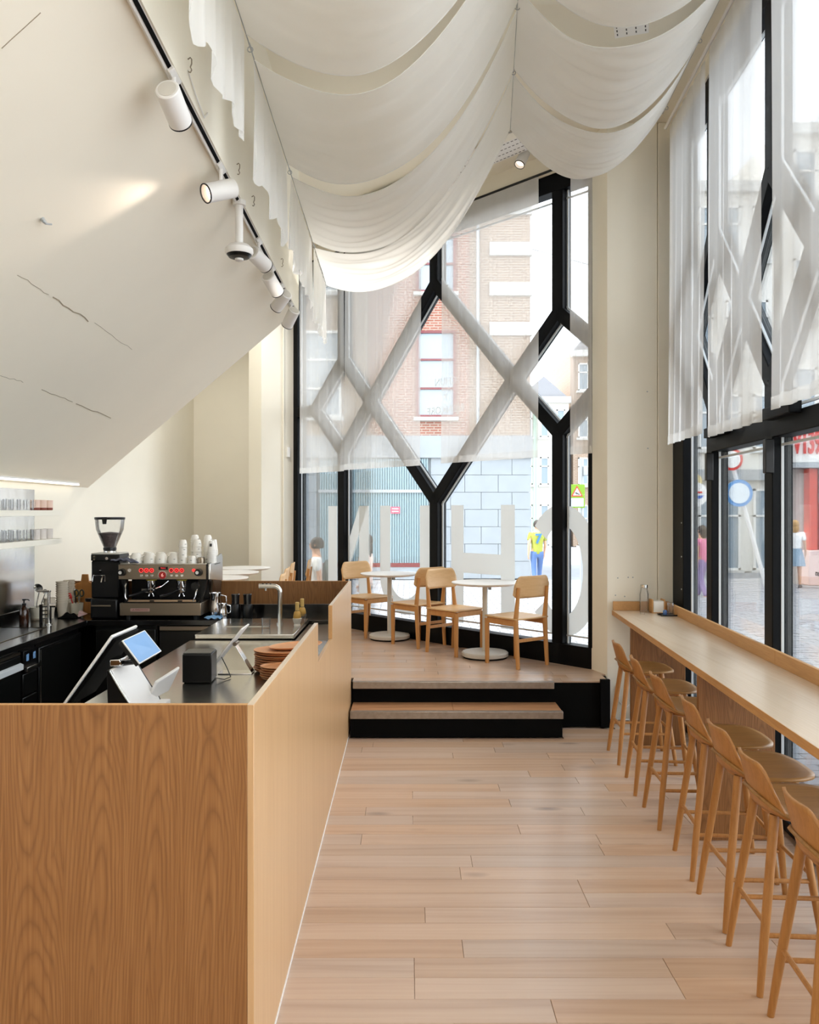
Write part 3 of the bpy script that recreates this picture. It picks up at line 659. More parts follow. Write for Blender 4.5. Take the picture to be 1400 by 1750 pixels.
# ------------------------------------------------------------------ people in the street
def skin(name, vr, edges, m, parent, sub=1, root=0):
    me = bpy.data.meshes.new(name); me.from_pydata([v for v, r in vr], edges, []); me.materials.append(m)
    o = bpy.data.objects.new(name, me); C.objects.link(o)
    if parent is not None: o.parent = parent
    md = o.modifiers.new('skin', 'SKIN'); md.use_smooth_shade = True
    for i, (v, r) in enumerate(vr):
        sv = me.skin_vertices[0].data[i]; rr = r if isinstance(r, tuple) else (r, r); sv.radius = rr; sv.use_root = (i == root)
    s = o.modifiers.new('sub', 'SUBSURF'); s.levels = sub; s.render_levels = sub
    return o
def person(label, loc, rz, top, low, hair, hairlen=.0, skirt=None, stride=.18, topm2=None, number=None, bag=None):
    p = thing('person', label, 'person', loc, rz, 'passers-by in the street')
    J = [((0,0,.97),(.15,.105)), ((0,0,1.14),(.135,.10)), ((0,.0,1.34),(.15,.105)), ((0,-.005,1.47),.055), ((0,.01,1.56),.06), ((0,.025,1.64),(.078,.092)), ((0,.015,1.72),(.06,.07))]
    E = [(0,1),(1,2),(2,3),(3,4),(4,5),(5,6)]
    nose = len(J); J.append(((0,.115,1.615),.012)); E.append((5,nose))
    hands = {}
    for s in (-1, 1):
        sw = .10*s
        i = len(J)
        J += [((s*.175,-.01,1.41),.058), ((s*.225,-.02+sw*.3,1.15),.042), ((s*.235,.05+sw,.93),.027), ((s*.238,.062+sw,.865),(.02,.036))]
        E += [(2,i),(i,i+1),(i+1,i+2),(i+2,i+3)]
        for k, (dy, ln) in enumerate(((.03,.062),(.01,.075),(-.01,.07),(-.028,.054))):
            q = len(J); x, y, z = s*.238, .066+sw+dy, .83
            J += [((x,y,z),.009), ((x-s*.006,y+.004,z-ln*.55),.008), ((x-s*.018,y+.004,z-ln),.007)]; E += [(i+3,q),(q,q+1),(q+1,q+2)]
        q = len(J); J += [((s*.222,.105+sw,.865),.010), ((s*.215,.118+sw,.825),.008)]; E += [(i+3,q),(q,q+1)]
        st = stride*s
        q = len(J); J += [((s*.09,0,.90),.088), ((s*.095,.03+st*.4,.50),.056), ((s*.1,-.01+st,.10),.036), ((s*.11,.13+st,.04),(.04,.032))]
        E += [(0,q),(q,q+1),(q+1,q+2),(q+2,q+3)]
    skin('body', J, E, SKIN, p, sub=1)
    ar = {}
    # clothes follow the same joints
    T = [((0,0,.84),(.172,.13)), ((0,0,.98),(.172,.13)), ((0,0,1.14),(.155,.118)), ((0,0,1.34),(.168,.122)), ((0,-.005,1.45),.075)]; TE = [(0,1),(1,2),(2,3),(3,4)]
    for s in (-1, 1):
        i = len(T); T += [((s*.185,-.01,1.40),.072), ((s*.222,-.02,1.22),.06)]; TE += [(3,i),(i,i+1)]
    sh = skin('shirt', T, TE, top, p)
    if skirt is None:
        T = [((0,0,1.04),(.165,.118)), ((0,0,.95),(.172,.125))]; TE = [(0,1)]
        for s in (-1, 1):
            st = stride*s; i = len(T); T += [((s*.09,0,.86),.105), ((s*.095,.03+st*.4,.50),.07), ((s*.1,-.01+st,.10),.052)]; TE += [(1,i),(i,i+1),(i+1,i+2)]
        skin('trousers', T, TE, low, p)
    else:
        obj('skirt', lathe(B(), [(.155,1.03),(.19,.9),(.23,.72),(.25,.58),(.243,.575),(.20,.75)], 24, sy=.78), low, p)
    for s in (-1, 1):
        st = stride*s
        obj('shoe', lathe(B(), [(0,-.0),(.045,.0),(.052,.03),(.045,.06),(.03,.085),(0,.09)], 14, (s*.105,.06+st,0.0), sx=1, sy=2.5), mat('shoe_grey', (70,72,78), .7), p)
        obj('eye', lathe(B(), [(0,-.009),(.009,0),(0,.009)], 8, (s*.03,.105,1.645)), BLACKP, p); obj('ear', lathe(B(), [(0,-.03),(.012,-.015),(.014,.015),(0,.03)], 8, (s*.082,.015,1.635), sy=1.8), SKIN, p)
    obj('mouth', lathe(B(), [(0,-.006),(.02,0),(0,.006)], 10, (0,.1,1.578), sy=.5), mat('lips', (176,104,94), .6), p)
    hb = lathe(B(), [(0,.125),(.05,.112),(.083,.075),(.098,.02),(.096,-.03),(.08,-.06)], 20, (0,-.012,1.645), sy=1.12)
    ho = obj('hair', hb, hair, p)
    if hairlen: obj('long_hair', lathe(B(), [(.08,0),(.1,-.08),(.105,-hairlen*.6),(.06,-hairlen),(0,-hairlen)], 18, (0,-.05,1.66), sy=.62), hair, ho)
    if number: text('shirt_number', number, .34, mat('number_blue', (60,120,190), .7), sh, basis((0,-.135,1.28), (1,0,0), (0,0,1)), .004, bold=.01)
    if bag: obj('backpack', lathe(B(), [(0,-.2),(.12,-.19),(.15,-.05),(.14,.12),(.08,.2),(0,.21)], 18, (0,-.2,1.2), sy=.7), bag, p)
    return p
person('person in a yellow shirt with a blue number and jeans walking away outside', (3.27, 21, gz), .12, fabric('yellow_shirt', (158,162,66)), fabric('blue_jeans', (84,112,158)), HAIRD, number='7')
person('person in a pale top with a grey backpack walking left beyond the window', (-1.48, 13, gz-.18), PI/2+.1, fabric('pale_top', (232,228,222)), fabric('grey_trousers', (120,124,130)), HAIRD, bag=mat('grey_green_bag', (110,120,118), .8))
person('person with long dark hair in a pale pink top by the shutter', (-.73, 13.6, gz-.14), PI/2-.2, fabric('pale_pink_top', (236,206,192)), fabric('dark_skirt_cloth', (150,150,150)), HAIRD, hairlen=.3)
person('blond person in a white top and blue-grey skirt walking outside the glass door', (9.98, 21.2, gz), -.5, fabric('white_top', (240,240,238)), fabric('blue_grey_skirt', (136,158,176)), HAIRB, hairlen=.22, skirt=True)
person('person in a pink top seen past the black jamb', (6.85, 19.2, gz-.1), .6, fabric('pink_top', (226,130,160)), fabric('lilac_trousers', (150,130,170)), HAIRD, hairlen=.2)

# ------------------------------------------------------------------ sheer curtains
def curtain(name, label, F, N, D, s0, s1, z0, z1, off, amp, npl, group, seed=0, header=.0, top_slope=0, hem=.07, m=SHEER, bottom_slope=0, flare=0.0):
    r = random.Random(seed); ph = [r.uniform(0, 6.28) for _ in range(6)]
    nu = int(npl*7); nv = 12
    def f(a, b, dn=0):
        s = s0+(s1-s0)*a+flare*(b)*(a-.5); z = z1+(z0+bottom_slope*(a-.5)-z1)*b
        A = amp*(.35+.65*b)
        n = off+A*(math.sin(2*PI*npl*a+ph[0]+.5*math.sin(5*a+ph[1]))+.45*math.sin(2*PI*npl*1.7*a+ph[2]+b*.8)+.3*math.sin(2*PI*npl*.37*a+ph[3]))*.6+.012*math.sin(2.2*b+ph[4])
        return F(s, z, n+dn)
    t = obj(name, sheet(B(), f, nu, nv), m, angle=180)
    tag(t, label, 'curtain', group)
    if hem: obj('hem', sheet(B(), lambda a, b: f(a, 1-(1-b)*hem/(z1-z0), .0025), nu, 2), HEM, t, angle=180)
    if header: obj('header_band', sheet(B(), lambda a, b: f(a, b*header/(z1-z0), .0025), nu, 3), HEM, t, angle=180)
    return t
g1 = 'sheer curtains on the platform window'
curtain('sheer_curtain', 'narrow sheer curtain at the far left end of the platform window', F1, N1, D1, 3.515, 4.44, 2.28, 4.94, .065, .013, 6, g1, 1)
curtain('sheer_curtain', 'wide sheer curtain left of the central mullion of the platform window', F1, N1, D1, 2.15, 3.495, 2.29, 4.94, .07, .012, 8, g1, 2)
curtain('sheer_curtain', 'widest sheer curtain with a deep header band over the letter H', F1, N1, D1, .545, 1.84, 2.30, 4.94, .07, .011, 9, g1, 3, header=.28)
curtain('sheer_curtain', 'narrow sheer curtain against the right pillar of the platform window', F1, N1, D1, -.06, .175, 2.31, 4.94, .06, .010, 3, g1, 4)
g2 = 'sheer curtains on the street windows'
def S2(y): return (7.06-y)/.9977
curtain('sheer_curtain', 'sheer curtain beside the right pillar, first along the street windows', F2, N2, D2, S2(6.72), S2(5.72), 2.34, 4.95, .13, .019, 6, g2, 5, flare=0)
curtain('sheer_curtain', 'sheer curtain in the middle of the street windows', F2, N2, D2, S2(5.59), S2(4.60), 2.30, 4.95, .13, .019, 6, g2, 6)
curtain('sheer_curtain', 'sheer curtain nearest the viewer at the right picture edge', F2, N2, D2, S2(4.46), S2(3.30), 2.35, 4.95, .13, .019, 6, g2, 7)
rl = obj('curtain_rail', tube(B(), [F1(-.05,4.95,.07), F1(4.6,4.95,.07)], .012, 8), BLACKP); tag(rl, 'thin black curtain rail above the platform window', 'rail')
rl = obj('curtain_rail', tube(B(), [F2(.3,4.962,.14), F2(4.5,4.962,.14)], .012, 8), WHITEM); tag(rl, 'thin white curtain rail above the street windows', 'rail')

# ------------------------------------------------------------------ draped voiles on wires
def WL(y): return V((-.77-.0129*y, y, 4.2))
def WM(y): return V((.168+.096*y, y, 4.7))
def WR(y): return V((1.57+.0675*y, y, 4.95))
def drape(label, A, a0, a1, Bf, b0, b1, sag, skew, seed, tail=None, taila=.012, group='white voiles draped under the ceiling'):
    r = random.Random(seed); ph = [r.uniform(0,6.28) for _ in range(8)]
    def f(s, w, dz=0):
        p = A(a0+(a1-a0)*w)*(1-s)+Bf(b0+(b1-b0)*w)*s
        g = sag(w)*4*s*(1-s)*(1+skew*(s-.5))
        wr = (math.sin(w*21+ph[0]+3*s)*.008+math.sin(w*47+ph[1]-4*s+2*math.sin(5*s+ph[3]))*.006*(.4+.6*math.sin(3*s+ph[4])**2)+math.sin(w*9+ph[2]+9*s)*.008)*min(1, 6*s*(1-s)+.1)
        edge = .02*math.sin(s*PI)*(abs(w-.5)*2)**4*0
        return p+V((0,0,-g+wr))
    o = obj('draped_voile', sheet(B(), f, 48, 40), SWAG, angle=180); tag(o, label, 'drape', group)
    for w in (0, 1): obj('rolled_edge', tube(B(), [f(i/40, w) for i in range(41)], .003, 5), SWAG, o)
    if tail:
        npl = tail[1]
        def g(a, b):
            p = A(a0+(a1-a0)*a); amp = taila*(.25+b)
            ln = tail[0]*(1+.06*math.sin(a*npl*6.28*.5+ph[3])+.05*math.sin(a*17+ph[4]))
            return p+V((-amp*(math.sin(a*npl*6.28+ph[5])+.5*math.sin(a*npl*11+ph[6]))-.008, 0, -ln*b))
        obj('hanging_tail', sheet(B(), g, npl*8, 8), SWAG, o, angle=180)
    return o
drape('large voile nearest the viewer, left bay, running out at the top edge', WL, 2.75, 4.12, WM, 2.95, 3.78, lambda w: .50, .3, 1, (.55,7))
drape('second voile of the left bay, behind the nearest one', WL, 4.36, 5.66, WM, 3.86, 4.66, lambda w: .52, .3, 2, (.56,5))
drape('third voile of the left bay, before the lowest hanging one', WL, 5.90, 7.30, WM, 4.74, 5.38, lambda w: .54, .35, 3, (.56,7))
drape('lowest voile of the left bay, nearest the platform window', WL, 7.48, 8.70, WM, 5.42, 6.22, lambda w: .52+.02*w, .45, 4, (.62,9))
drape('first voile of the right bay, cut by the top edge', WM, 3.55, 4.36, WR, 3.6, 4.46, lambda w: .42, 0, 5)
drape('second voile of the right bay, above the lowest one', WM, 4.55, 5.36, WR, 4.6, 5.42, lambda w: .44+.06*w, 0, 6)
drape('lowest voile of the right bay, before the right pillar', WM, 5.44, 6.22, WR, 5.52, 6.36, lambda w: .50-.04*w, .05, 7)
def wire(name, label, pts, hooks):
    t = thing(name, label, 'wire')
    obj('steel_wire', tube(B(), pts, .0035, 6), GREYM, t)
    for y, W in hooks:
        bm = B(); p = W(y); tube(bm, [p+V((.014*math.cos(a), 0, -.012+.014*math.sin(a))) for a in (k*PI/5 for k in range(10))], .003, 5, closed=True)
        tube(bm, [p+V((0,-.03,.004)), p+V((0,0,.006)), p+V((0,.03,.004))], .005, 5)
        obj('hook', bm, GREYM, t)
    return t
wire('hanging_wire', 'steel wire along the upper left wall that holds the voiles', [WL(-1), WL(8.72)], [(y, WL) for y in (2.6, 4.24, 5.78, 7.4, 8.71)])
wire('hanging_wire', 'steel wire in the middle of the room between the two bays of voiles', [WM(-.5), WM(3), WM(6.24)], [(y, WM) for y in (3.82, 4.7, 5.4, 6.23)])
wire('hanging_wire', 'steel wire along the street windows that holds the voiles', [WR(-.5), WR(6.5)], [(y, WR) for y in (3.55, 4.53, 5.47, 6.38)])
# ------------------------------------------------------------------ track lights, dome camera, ceiling gear
tk = thing('lighting_track', 'long white lighting track along the top of the sloped soffit', 'track')
X0 = -.985
def TK(y, dx=0, dz=0): return L(X0+dx, y, 3.705+dz)
for y0, y1 in ((-2, 3.62), (3.625, 5.7), (5.705, 7.62)):
    obj('rail', bar(B(), TK(y0), TK(y1), .045, .035, SLN), WHITEM, tk, bev=.003)
    q = -SLN*.0185
    obj('slot', bar(B(), TK(y0)+q, TK(y1)+q, .018, .004, SLN), BLACKM, tk)
def spot(y, aim, label, on=False):
    base = TK(y)-SLN*.02
    t = thing('track_spotlight', label, 'spotlight', base, 0, 'white spotlights on the track')
    obj('adapter', bar(B(), (0,-.06,0), (0,.06,0), .03, .03, SLN), WHITEM, t, bev=.003)
    piv = V((.0,0,-.11))
    obj('stem', tube(B(), [(0,0,-.01), piv], .011, 10), WHITEM, t)
    a = V(aim).normalized(); c0 = piv-a*.085+V((.0,0,-.02)); c1 = c0+a*.185
    mx = a.to_track_quat('Z', 'Y').to_matrix().to_4x4()
    obj('lamp_body', lathe(B(), [(0,0),(.048,0),(.052,.004),(.052,.178),(.049,.182),(.046,.178),(.044,.13),(0,.13)], 28, c0, mx), WHITEM, t)
    obj('back_cap', lathe(B(), [(0,-.0025),(.040,-.0025),(.040,-.0005)], 24, c0, mx), TABLEG, t)
    obj('trim_ring', lathe(B(), [(.047,.179),(.053,.179),(.053,.185),(.047,.185),(.047,.179)], 28, c0, mx), BLACKP, t)
    obj('lens', lathe(B(), [(0,.15),(.043,.15)], 24, c0, mx), mat('lamp_lens', (255,240,225), .3, emit=(255,225,200), estr=2.5) if on else CHROME, t)
    return c1+base, a
spot(3.55, (.05,1,-.35), 'nearest track spotlight, pointing down with its round back showing')
e, a = spot(4.5, (-.75,-.62,-.42), 'lit track spotlight aimed at the sloping soffit', True)
lamp('spot_beam', 'SPOT', e+a*.02, 20, (1,.84,.74), on_slope(-2.2, 3.2), spot_size=math.radians(46), spot_blend=.85, shadow_soft_size=.03)
def beam(r, en): lamp('track_spot_beam', 'SPOT', r[0]+r[1]*.01, en, (1,.93,.85), r[0]+r[1], spot_size=math.radians(75), spot_blend=.7, shadow_soft_size=.03)
beam(spot(5.72, (.35,.8,-.25), 'track spotlight right behind the dome camera'), 25)
beam(spot(6.35, (.3,.85,-.5), 'fourth track spotlight from the viewer, tilted right'), 40)
spot(6.85, (-.55,.6,-.45), 'fifth track spotlight from the viewer, tilted left')
spot(7.45, (-.45,.6,-.6), 'last track spotlight at the far end of the track')
dc = thing('dome_camera', 'white round dome camera on a drop pole between the track spotlights', 'camera', TK(5.02)-SLN*.02)
obj('drop_pole', tube(B(), [(0,0,.0), (0,0,-.26)], .024, 16), WHITEM, dc)
obj('ceiling_plate', cyl(B(), (0,0,.01), (0,0,-.02), .04, n=20), WHITEM, dc)
obj('housing', lathe(B(), [(0,-.25),(.03,-.252),(.06,-.262),(.084,-.285),(.086,-.305),(.078,-.32),(.06,-.325)], 32), WHITEM, dc)
obj('dome', lathe(B(), [(.076,-.321),(.062,-.338),(.03,-.345),(0,-.347)], 32), BLACKP, dc)
obj('lens', lathe(B(), [(.026,-.344),(.026,-.356),(.018,-.36),(0,-.36)], 20), WHITEM, dc)
for i, y in enumerate((3.72, 4.85, 5.35, 6.68)):
    p = L(-.954, y, 3.83)
    o = obj('wall_hook', tube(B(), [p+V((0,0,.02)), p+V((.012,0,.028)), p+V((.018,.0,.02)), p+V((.018,0,.0)), p+V((.012,0,-.015)), p+V((.018,0,-.028)), p+V((.012,0,-.04)), p+V((.004,0,-.036))], .003, 6), STEELD)
    tag(o, ('small wire hook on the upper wall by the nearest spotlight', 'small wire hook on the upper wall above the dome camera', 'small wire hook on the upper wall by the third spotlight', 'small wire hook on the upper wall near the track end')[i], 'hook', 'hooks on the upper wall')
o = obj('loose_cable', tube(B(), [L(-.953,3.72,3.80), L(-.945,3.85,3.74), L(-.945,4.0,3.72), L(-.953,4.1,3.79)], .004, 6), WHITEM); tag(o, 'thin white cable looped on the upper wall', 'cable')

def tray(label, p0, p1, w=.22):
    p0, p1 = V(p0), V(p1); t = thing('cable_tray', label, 'cable tray', p0); d = (p1-p0); ln = d.length; d.normalize(); q = d.cross(V((0,0,1)))
    obj('tray_bed', bar(B(), (0,0,0), p1-p0, w, .004, (0,0,1)), TABLEW, t)
    bm = B()
    for s in (-1, 1): bar(bm, q*s*w/2+V((0,0,.03)), p1-p0+q*s*w/2+V((0,0,.03)), .004, .06, (0,0,1))
    obj('tray_side', bm, TABLEW, t)
    bm = B(); n = int(ln/.045)
    for i in range(n):
        for s in (-.42, -.14, .14, .42): bar(bm, d*(i*.045+.01)+q*s*w-V((0,0,.0025)), d*(i*.045+.034)+q*s*w-V((0,0,.0025)), .008, .002, (0,0,1))
    o = obj('slot_row', bm, PRINT, t); o['kind'] = 'stuff'
    bm = B()
    for k in (.1, .9): cyl(bm, (p1-p0)*k+V((0,0,.0)), (p1-p0)*k+V((0,0,TOPZ-p0.z)), .005, n=6)
    obj('hanger_rod', bm, GREYM, t)
tray('perforated white cable tray over the right bay of voiles', (1.0, 4.0, 4.90+.15), (1.52, 5.6, 4.90+.15))
tray('perforated cream cable tray along the ceiling by the platform window', F1(.1,5.05,.52), F1(2.9,5.05,.52), .26)
def cspot(s, label, aim=(-.45,-.41,-1), en=95):
    p = F1(s, TOPZ, .32); t = thing('ceiling_spotlight', label, 'spotlight', p, 0, 'white ceiling spotlights by the platform window')
    a = V(aim).normalized(); mx = a.to_track_quat('Z','Y').to_matrix().to_4x4()
    obj('base', cyl(B(), (0,0,-.001), (0,0,-.02), .045, n=20), WHITEM, t); obj('stem', cyl(B(), (0,0,-.015), (0,0,-.09), .01, n=10), WHITEM, t)
    obj('lamp_body', lathe(B(), [(0,-.06),(.045,-.06),(.048,-.055),(.048,.095),(.043,.1),(.041,.05),(0,.05)], 24, (0,0,-.11), mx), WHITEM, t)
    obj('trim_ring', lathe(B(), [(.043,.096),(.049,.096),(.049,.102),(.043,.102),(.043,.096)], 24, (0,0,-.11), mx), BLACKP, t)
    obj('lens', lathe(B(), [(0,.07),(.041,.07)], 20, (0,0,-.11), mx), mat('lamp_lens', (255,240,225), .3, emit=(255,238,220), estr=1), t)
    e = p+V((0,0,-.11))+a*.11
    lamp('ceiling_spot_beam', 'SPOT', e, en, (1,.95,.88), e+a, spot_size=math.radians(88), spot_blend=.8, shadow_soft_size=.04)
cspot(.52, 'ceiling spotlight in front of the right end of the platform window'); cspot(1.45, 'ceiling spotlight over the widest sheer curtain, half behind a voile'); cspot(2.45, 'ceiling spotlight glimpsed between the two lowest voiles')
lamp('left_fill_spot', 'SPOT', (-1.9, 9.0, 4.9), 170, (1,.97,.93), (-2.9, 11.6, 1.5), spot_size=math.radians(95), spot_blend=.9, shadow_soft_size=.06)  # unseen spot without fixture, added to brighten the far left walls

ls = thing('led_strip', 'lit linear lamp under the lower edge of the sloped soffit', 'lamp', L(-2.93, 2.0, 2.03))
obj('lamp_profile', bar(B(), (0,0,.022), L(0,5.5,.022), .03, .012, (0,0,1)), WHITEM, ls); obj('light_line', bar(B(), (0,0,.009), L(0,5.5,.009), .026, .014, (0,0,1)), LED, ls)

# ------------------------------------------------------------------ chairs and tables on the platform
PZ = .38
def make_chair():
    t = thing('dining_chair', 'chair', 'chair')
    hw, fy, ry = .185, .185, -.195
    for s in (-1, 1):
        obj('leg', tube(B(), [(s*hw, fy, 0), (s*hw, fy, .42)], [.0195, .024], 12), CHAIRW, t)
        obj('leg', tube(B(), [(s*(hw-.0), ry-.03, 0), (s*hw, ry, .44), (s*(hw-.004), ry-.035, .73)], [.0185, .024, .0155], 12), CHAIRW, t)
        obj('side_rail', box(B(), s*hw-.011, s*hw+.011, ry+.01, fy-.01, .378, .432), CHAIRW, t, bev=.003)
    obj('front_rail', box(B(), -hw+.01, hw-.01, fy-.011, fy+.011, .385, .432), CHAIRW, t, bev=.003)
    obj('stretcher', box(B(), -hw+.01, hw-.01, ry-.022, ry-.004, .235, .265), CHAIRW, t, bev=.003)
    def sf(a, b):
        x = (a-.5)*2; y = (b-.5)*2
        k = 1-.03*abs(y)**3
        return V((x*.215*k, -.012+y*.212*(1-.04*abs(x)**3), .444-.012*(1-x*x)*(1-y*y)*1.0))
    obj('seat', sheet(B(), sf, 14, 14), CHAIRL, t, solid=.014, angle=180)
    def bf(a, b):
        x = (a-.5)*2; c = abs(x)
        top = .832-.085*max(0, (c-.66)/.34)**2.6; bot = .632+.03*max(0, (c-.8)/.2)**2
        z = bot+(top-bot)*b
        return V((x*.218, -.205-.022*b-.028*(1-x*x)+.012, z))
    obj('backrest', sheet(B(), bf, 20, 8), CHAIRL, t, solid=.012, angle=180)
    remember(t); return t
ch = make_chair(); first = [True]
def put_chair(x, y, face, label, group='oak chairs on the platform'):
    """FACE is the direction the sitter looks"""
    rz = math.atan2(-face[0], face[1])
    if first[0]:
        first[0] = False; ch.location = (x,y,PZ); ch.rotation_euler = (0,0,rz); ch['label'] = label; ch['group'] = group; return ch
    return dup(ch, (x,y,PZ), rz, label, group)
def make_table():
    t = thing('round_table', 'table', 'table')
    obj('tabletop', lathe(B(), [(0,.705),(.29,.705),(.312,.714),(.325,.724),(.323,.730),(0,.730)], 56), TABLEW, t)
    obj('column', cyl(B(), (0,0,.03), (0,0,.705), .026, n=20), TABLEG, t)
    obj('base', lathe(B(), [(0,.012),(.212,.012),(.226,.02),(.226,.048),(.214,.058),(.03,.062),(0,.062)], 56), TABLEG, t)
    obj('rubber_ring', lathe(B(), [(0,0),(.212,0),(.212,.0115),(0,.0115)], 40), BLACKM, t)
    bm = B(); box(bm, -.14, .14, -.02, .02, .690, .7045); box(bm, -.02, .02, -.14, .14, .690, .7045); obj('bracket', bm, GREYM, t)
    obj('latch', box(B(), .03, .06, -.015, .015, .655, .69), GREYM, t, bev=.003)
    remember(t); return t
tb = make_table()
tables = [((.733,7.95), 'round white pedestal table nearest the right pillar'), ((-.22,9.08), 'round white pedestal table left of the central mullion'),
          ((-2.0,8.5), 'round white table behind the espresso machine, nearest of the left three'), ((-2.03,9.25), 'round white table by the left wall, middle of the left three'), ((-2.02,9.98), 'round white table by the left wall, farthest of the left three')]
for i, ((x,y), lab) in enumerate(tables):
    if i == 0: tb.location = (x,y,PZ); tb['label'] = lab; tb['group'] = 'round white tables on the platform'
    else: dup(tb, (x,y,PZ), .3*i, lab, 'round white tables on the platform')
fa, fb = (.676,-.737), (-.65,.76)
put_chair(.985, 7.62, (-.60,.80), 'oak chair nearest the right pillar with its back to the viewer')
put_chair(.465, 8.21, fa, 'oak chair on the left of the right pedestal table')
put_chair(.085, 8.72, fb, 'oak chair on the right of the left pedestal table, by the central mullion')
put_chair(-.475, 9.37, fa, 'oak chair on the left of the left pedestal table, beside the bar end')
for i, (x, y, lab) in enumerate(((-1.42,9.95,'oak chair seen edge-on against the far left mullion, farthest of four'), (-1.53,9.28,'oak chair seen edge-on before the white pillar, second farthest of four'), (-1.47,8.45,'oak chair top showing over the bar back, second nearest of four'), (-1.40,7.72,'oak chair tip barely showing over the bar back, nearest of four'))):
    put_chair(x-.02, y, (-.99,-.05), lab, 'oak chairs at the left tables')

# ------------------------------------------------------------------ window counter and stools
def ctr(y): return 1.279+.0664*y          # front edge line of the counter
wc = thing('window_counter', 'long oak bar counter along the street windows', 'counter', (0,0,0))
def cprism(x0f, x1f, y0, y1, z0, z1): return prism(B(), [(x0f(y0),y0,z0),(x1f(y0),y0,z0),(x1f(y1),y1,z0),(x0f(y1),y1,z0)], (0,0,z1-z0))
bk = lambda y: ctr(y)+.475
obj('worktop', cprism(ctr, bk, .6, 7.055, .905, .943), OAKT, wc, bev=.002)
obj('edge_band', cprism(lambda y: ctr(y)-.003, lambda y: ctr(y)-.0003, .6, 7.055, .904, .9435), OAKE, wc)
for a, b in ((.6, 4.56), (4.562, 7.055)): obj('upstand', cprism(lambda y: bk(y)-.022, lambda y: bk(y), a, b, .9435, 1.022), OAKE, wc, bev=.0015)
obj('end_upstand', box(B(), 1.752, 2.21, 7.035, 7.056, .9435, 1.022), OAKE, wc, bev=.0015)
for y in (6.28, 4.47, 2.2): obj('support_panel', box(B(), ctr(y)+.004, ctr(y)+.42, y, y+.036, .001, .9045), OAKV, wc, bev=.0015)

def make_stool():
    t = thing('bar_stool', 'stool', 'stool')
    top = [(.105,-.12), (.11,.115)]; bot = [(.18,-.2), (.18,.2)]
    for (tx,ty),(bx,by) in zip(top, bot):
        for s in (-1, 1): obj('leg', tube(B(), [(s*bx,by,0), (s*(bx*.72+tx*.28),by*.72+ty*.28,.19), (s*tx,ty,.648)], [.0125,.0165,.0185], 12), STOOLW, t)
    def at(i, s, z): (tx,ty),(bx,by) = top[i], bot[i]; k = z/.648; return V((s*(bx+(tx-bx)*k), by+(ty-by)*k, z))
    obj('stretcher', tube(B(), [at(0,-1,.255), at(0,1,.255)], .0095, 10), STOOLW, t)
    for s in (-1, 1): obj('stretcher', tube(B(), [at(0,s,.215), at(1,s,.215)], .0095, 10), STOOLW, t)
    obj('footrest', tube(B(), [at(1,-1,.245), at(1,1,.245)], .0095, 10), STOOLW, t)
    def sf(a, b):
        th = 2*PI*a; c, s = math.cos(th), math.sin(th); e = .72
        x = .212*math.copysign(abs(c)**e, c); y = .198*math.copysign(abs(s)**e, s)
        if y < 0: x *= 1-.06*(y/.198)**2
        x *= b; y *= b; r = b
        z = .662-.014*(1-r*r)+.006*max(0, y/.198)**2*0
        if y > .12: z -= .9*(y-.12)**2*2
        z += .055*max(0, (-y-.085)/.115)**1.6
        return V((x, y+.02, z))
    bm = B(); n = 48; rings = 9
    cen = bm.verts.new(sf(0, 0)); gr = [[bm.verts.new(sf(k/n, (j+1)/rings)) for k in range(n)] for j in range(rings)]
    for k in range(n): bm.faces.new((cen, gr[0][k], gr[0][(k+1) % n]))
    for j in range(rings-1):
        for k in range(n): bm.faces.new((gr[j][k], gr[j+1][k], gr[j+1][(k+1) % n], gr[j][(k+1) % n]))
    obj('seat', bm, STOOLS, t, solid=.014, angle=180)
    obj('seat_block', lathe(B(), [(0,.616),(.10,.616),(.125,.628),(.13,.642),(0,.642)], 24, (0,.0,0)), STOOLW, t)
    def bf(a, b):
        x = (a-.5)*2; h = .185*(1-.55*max(0, (abs(x)-.45)/.55)**2.3)
        wdt = .186*(1-.10*b*1.0)
        ang = x*1.02
        return V((wdt*math.sin(ang)*1.16, -.150+.115*(1-math.cos(ang))-.05*b, .660+h*b))
    obj('backrest', sheet(B(), bf, 26, 10), STOOLW, t, solid=.012, angle=180)
    remember(t); return t
sl = make_stool()
names = ['bar stool nearest the pillar, first of the row', 'second bar stool from the pillar', 'third bar stool from the pillar', 'fourth bar stool from the pillar, before the second support panel', 'fifth bar stool from the pillar', 'sixth bar stool from the pillar, next to the nearest', 'nearest bar stool, cut by the right picture edge']
sp_ = [(1.4875,5.983),(1.444,5.345),(1.416,4.80),(1.39,4.16),(1.354,3.68),(1.31,3.215),(1.27,2.735)]
for i, (x, y) in enumerate(sp_):
    rz = math.radians(-93.86)+(.03,-.04,.02,-.02,.03,0,-.02)[i]
    loc = (x+.2, y-.0135, 0)
    if i == 0: sl.location = loc; sl.rotation_euler = (0,0,rz); sl['label'] = names[0]; sl['group'] = 'oak bar stools along the window counter'
    else: dup(sl, loc, rz, names[i], 'oak bar stools along the window counter')

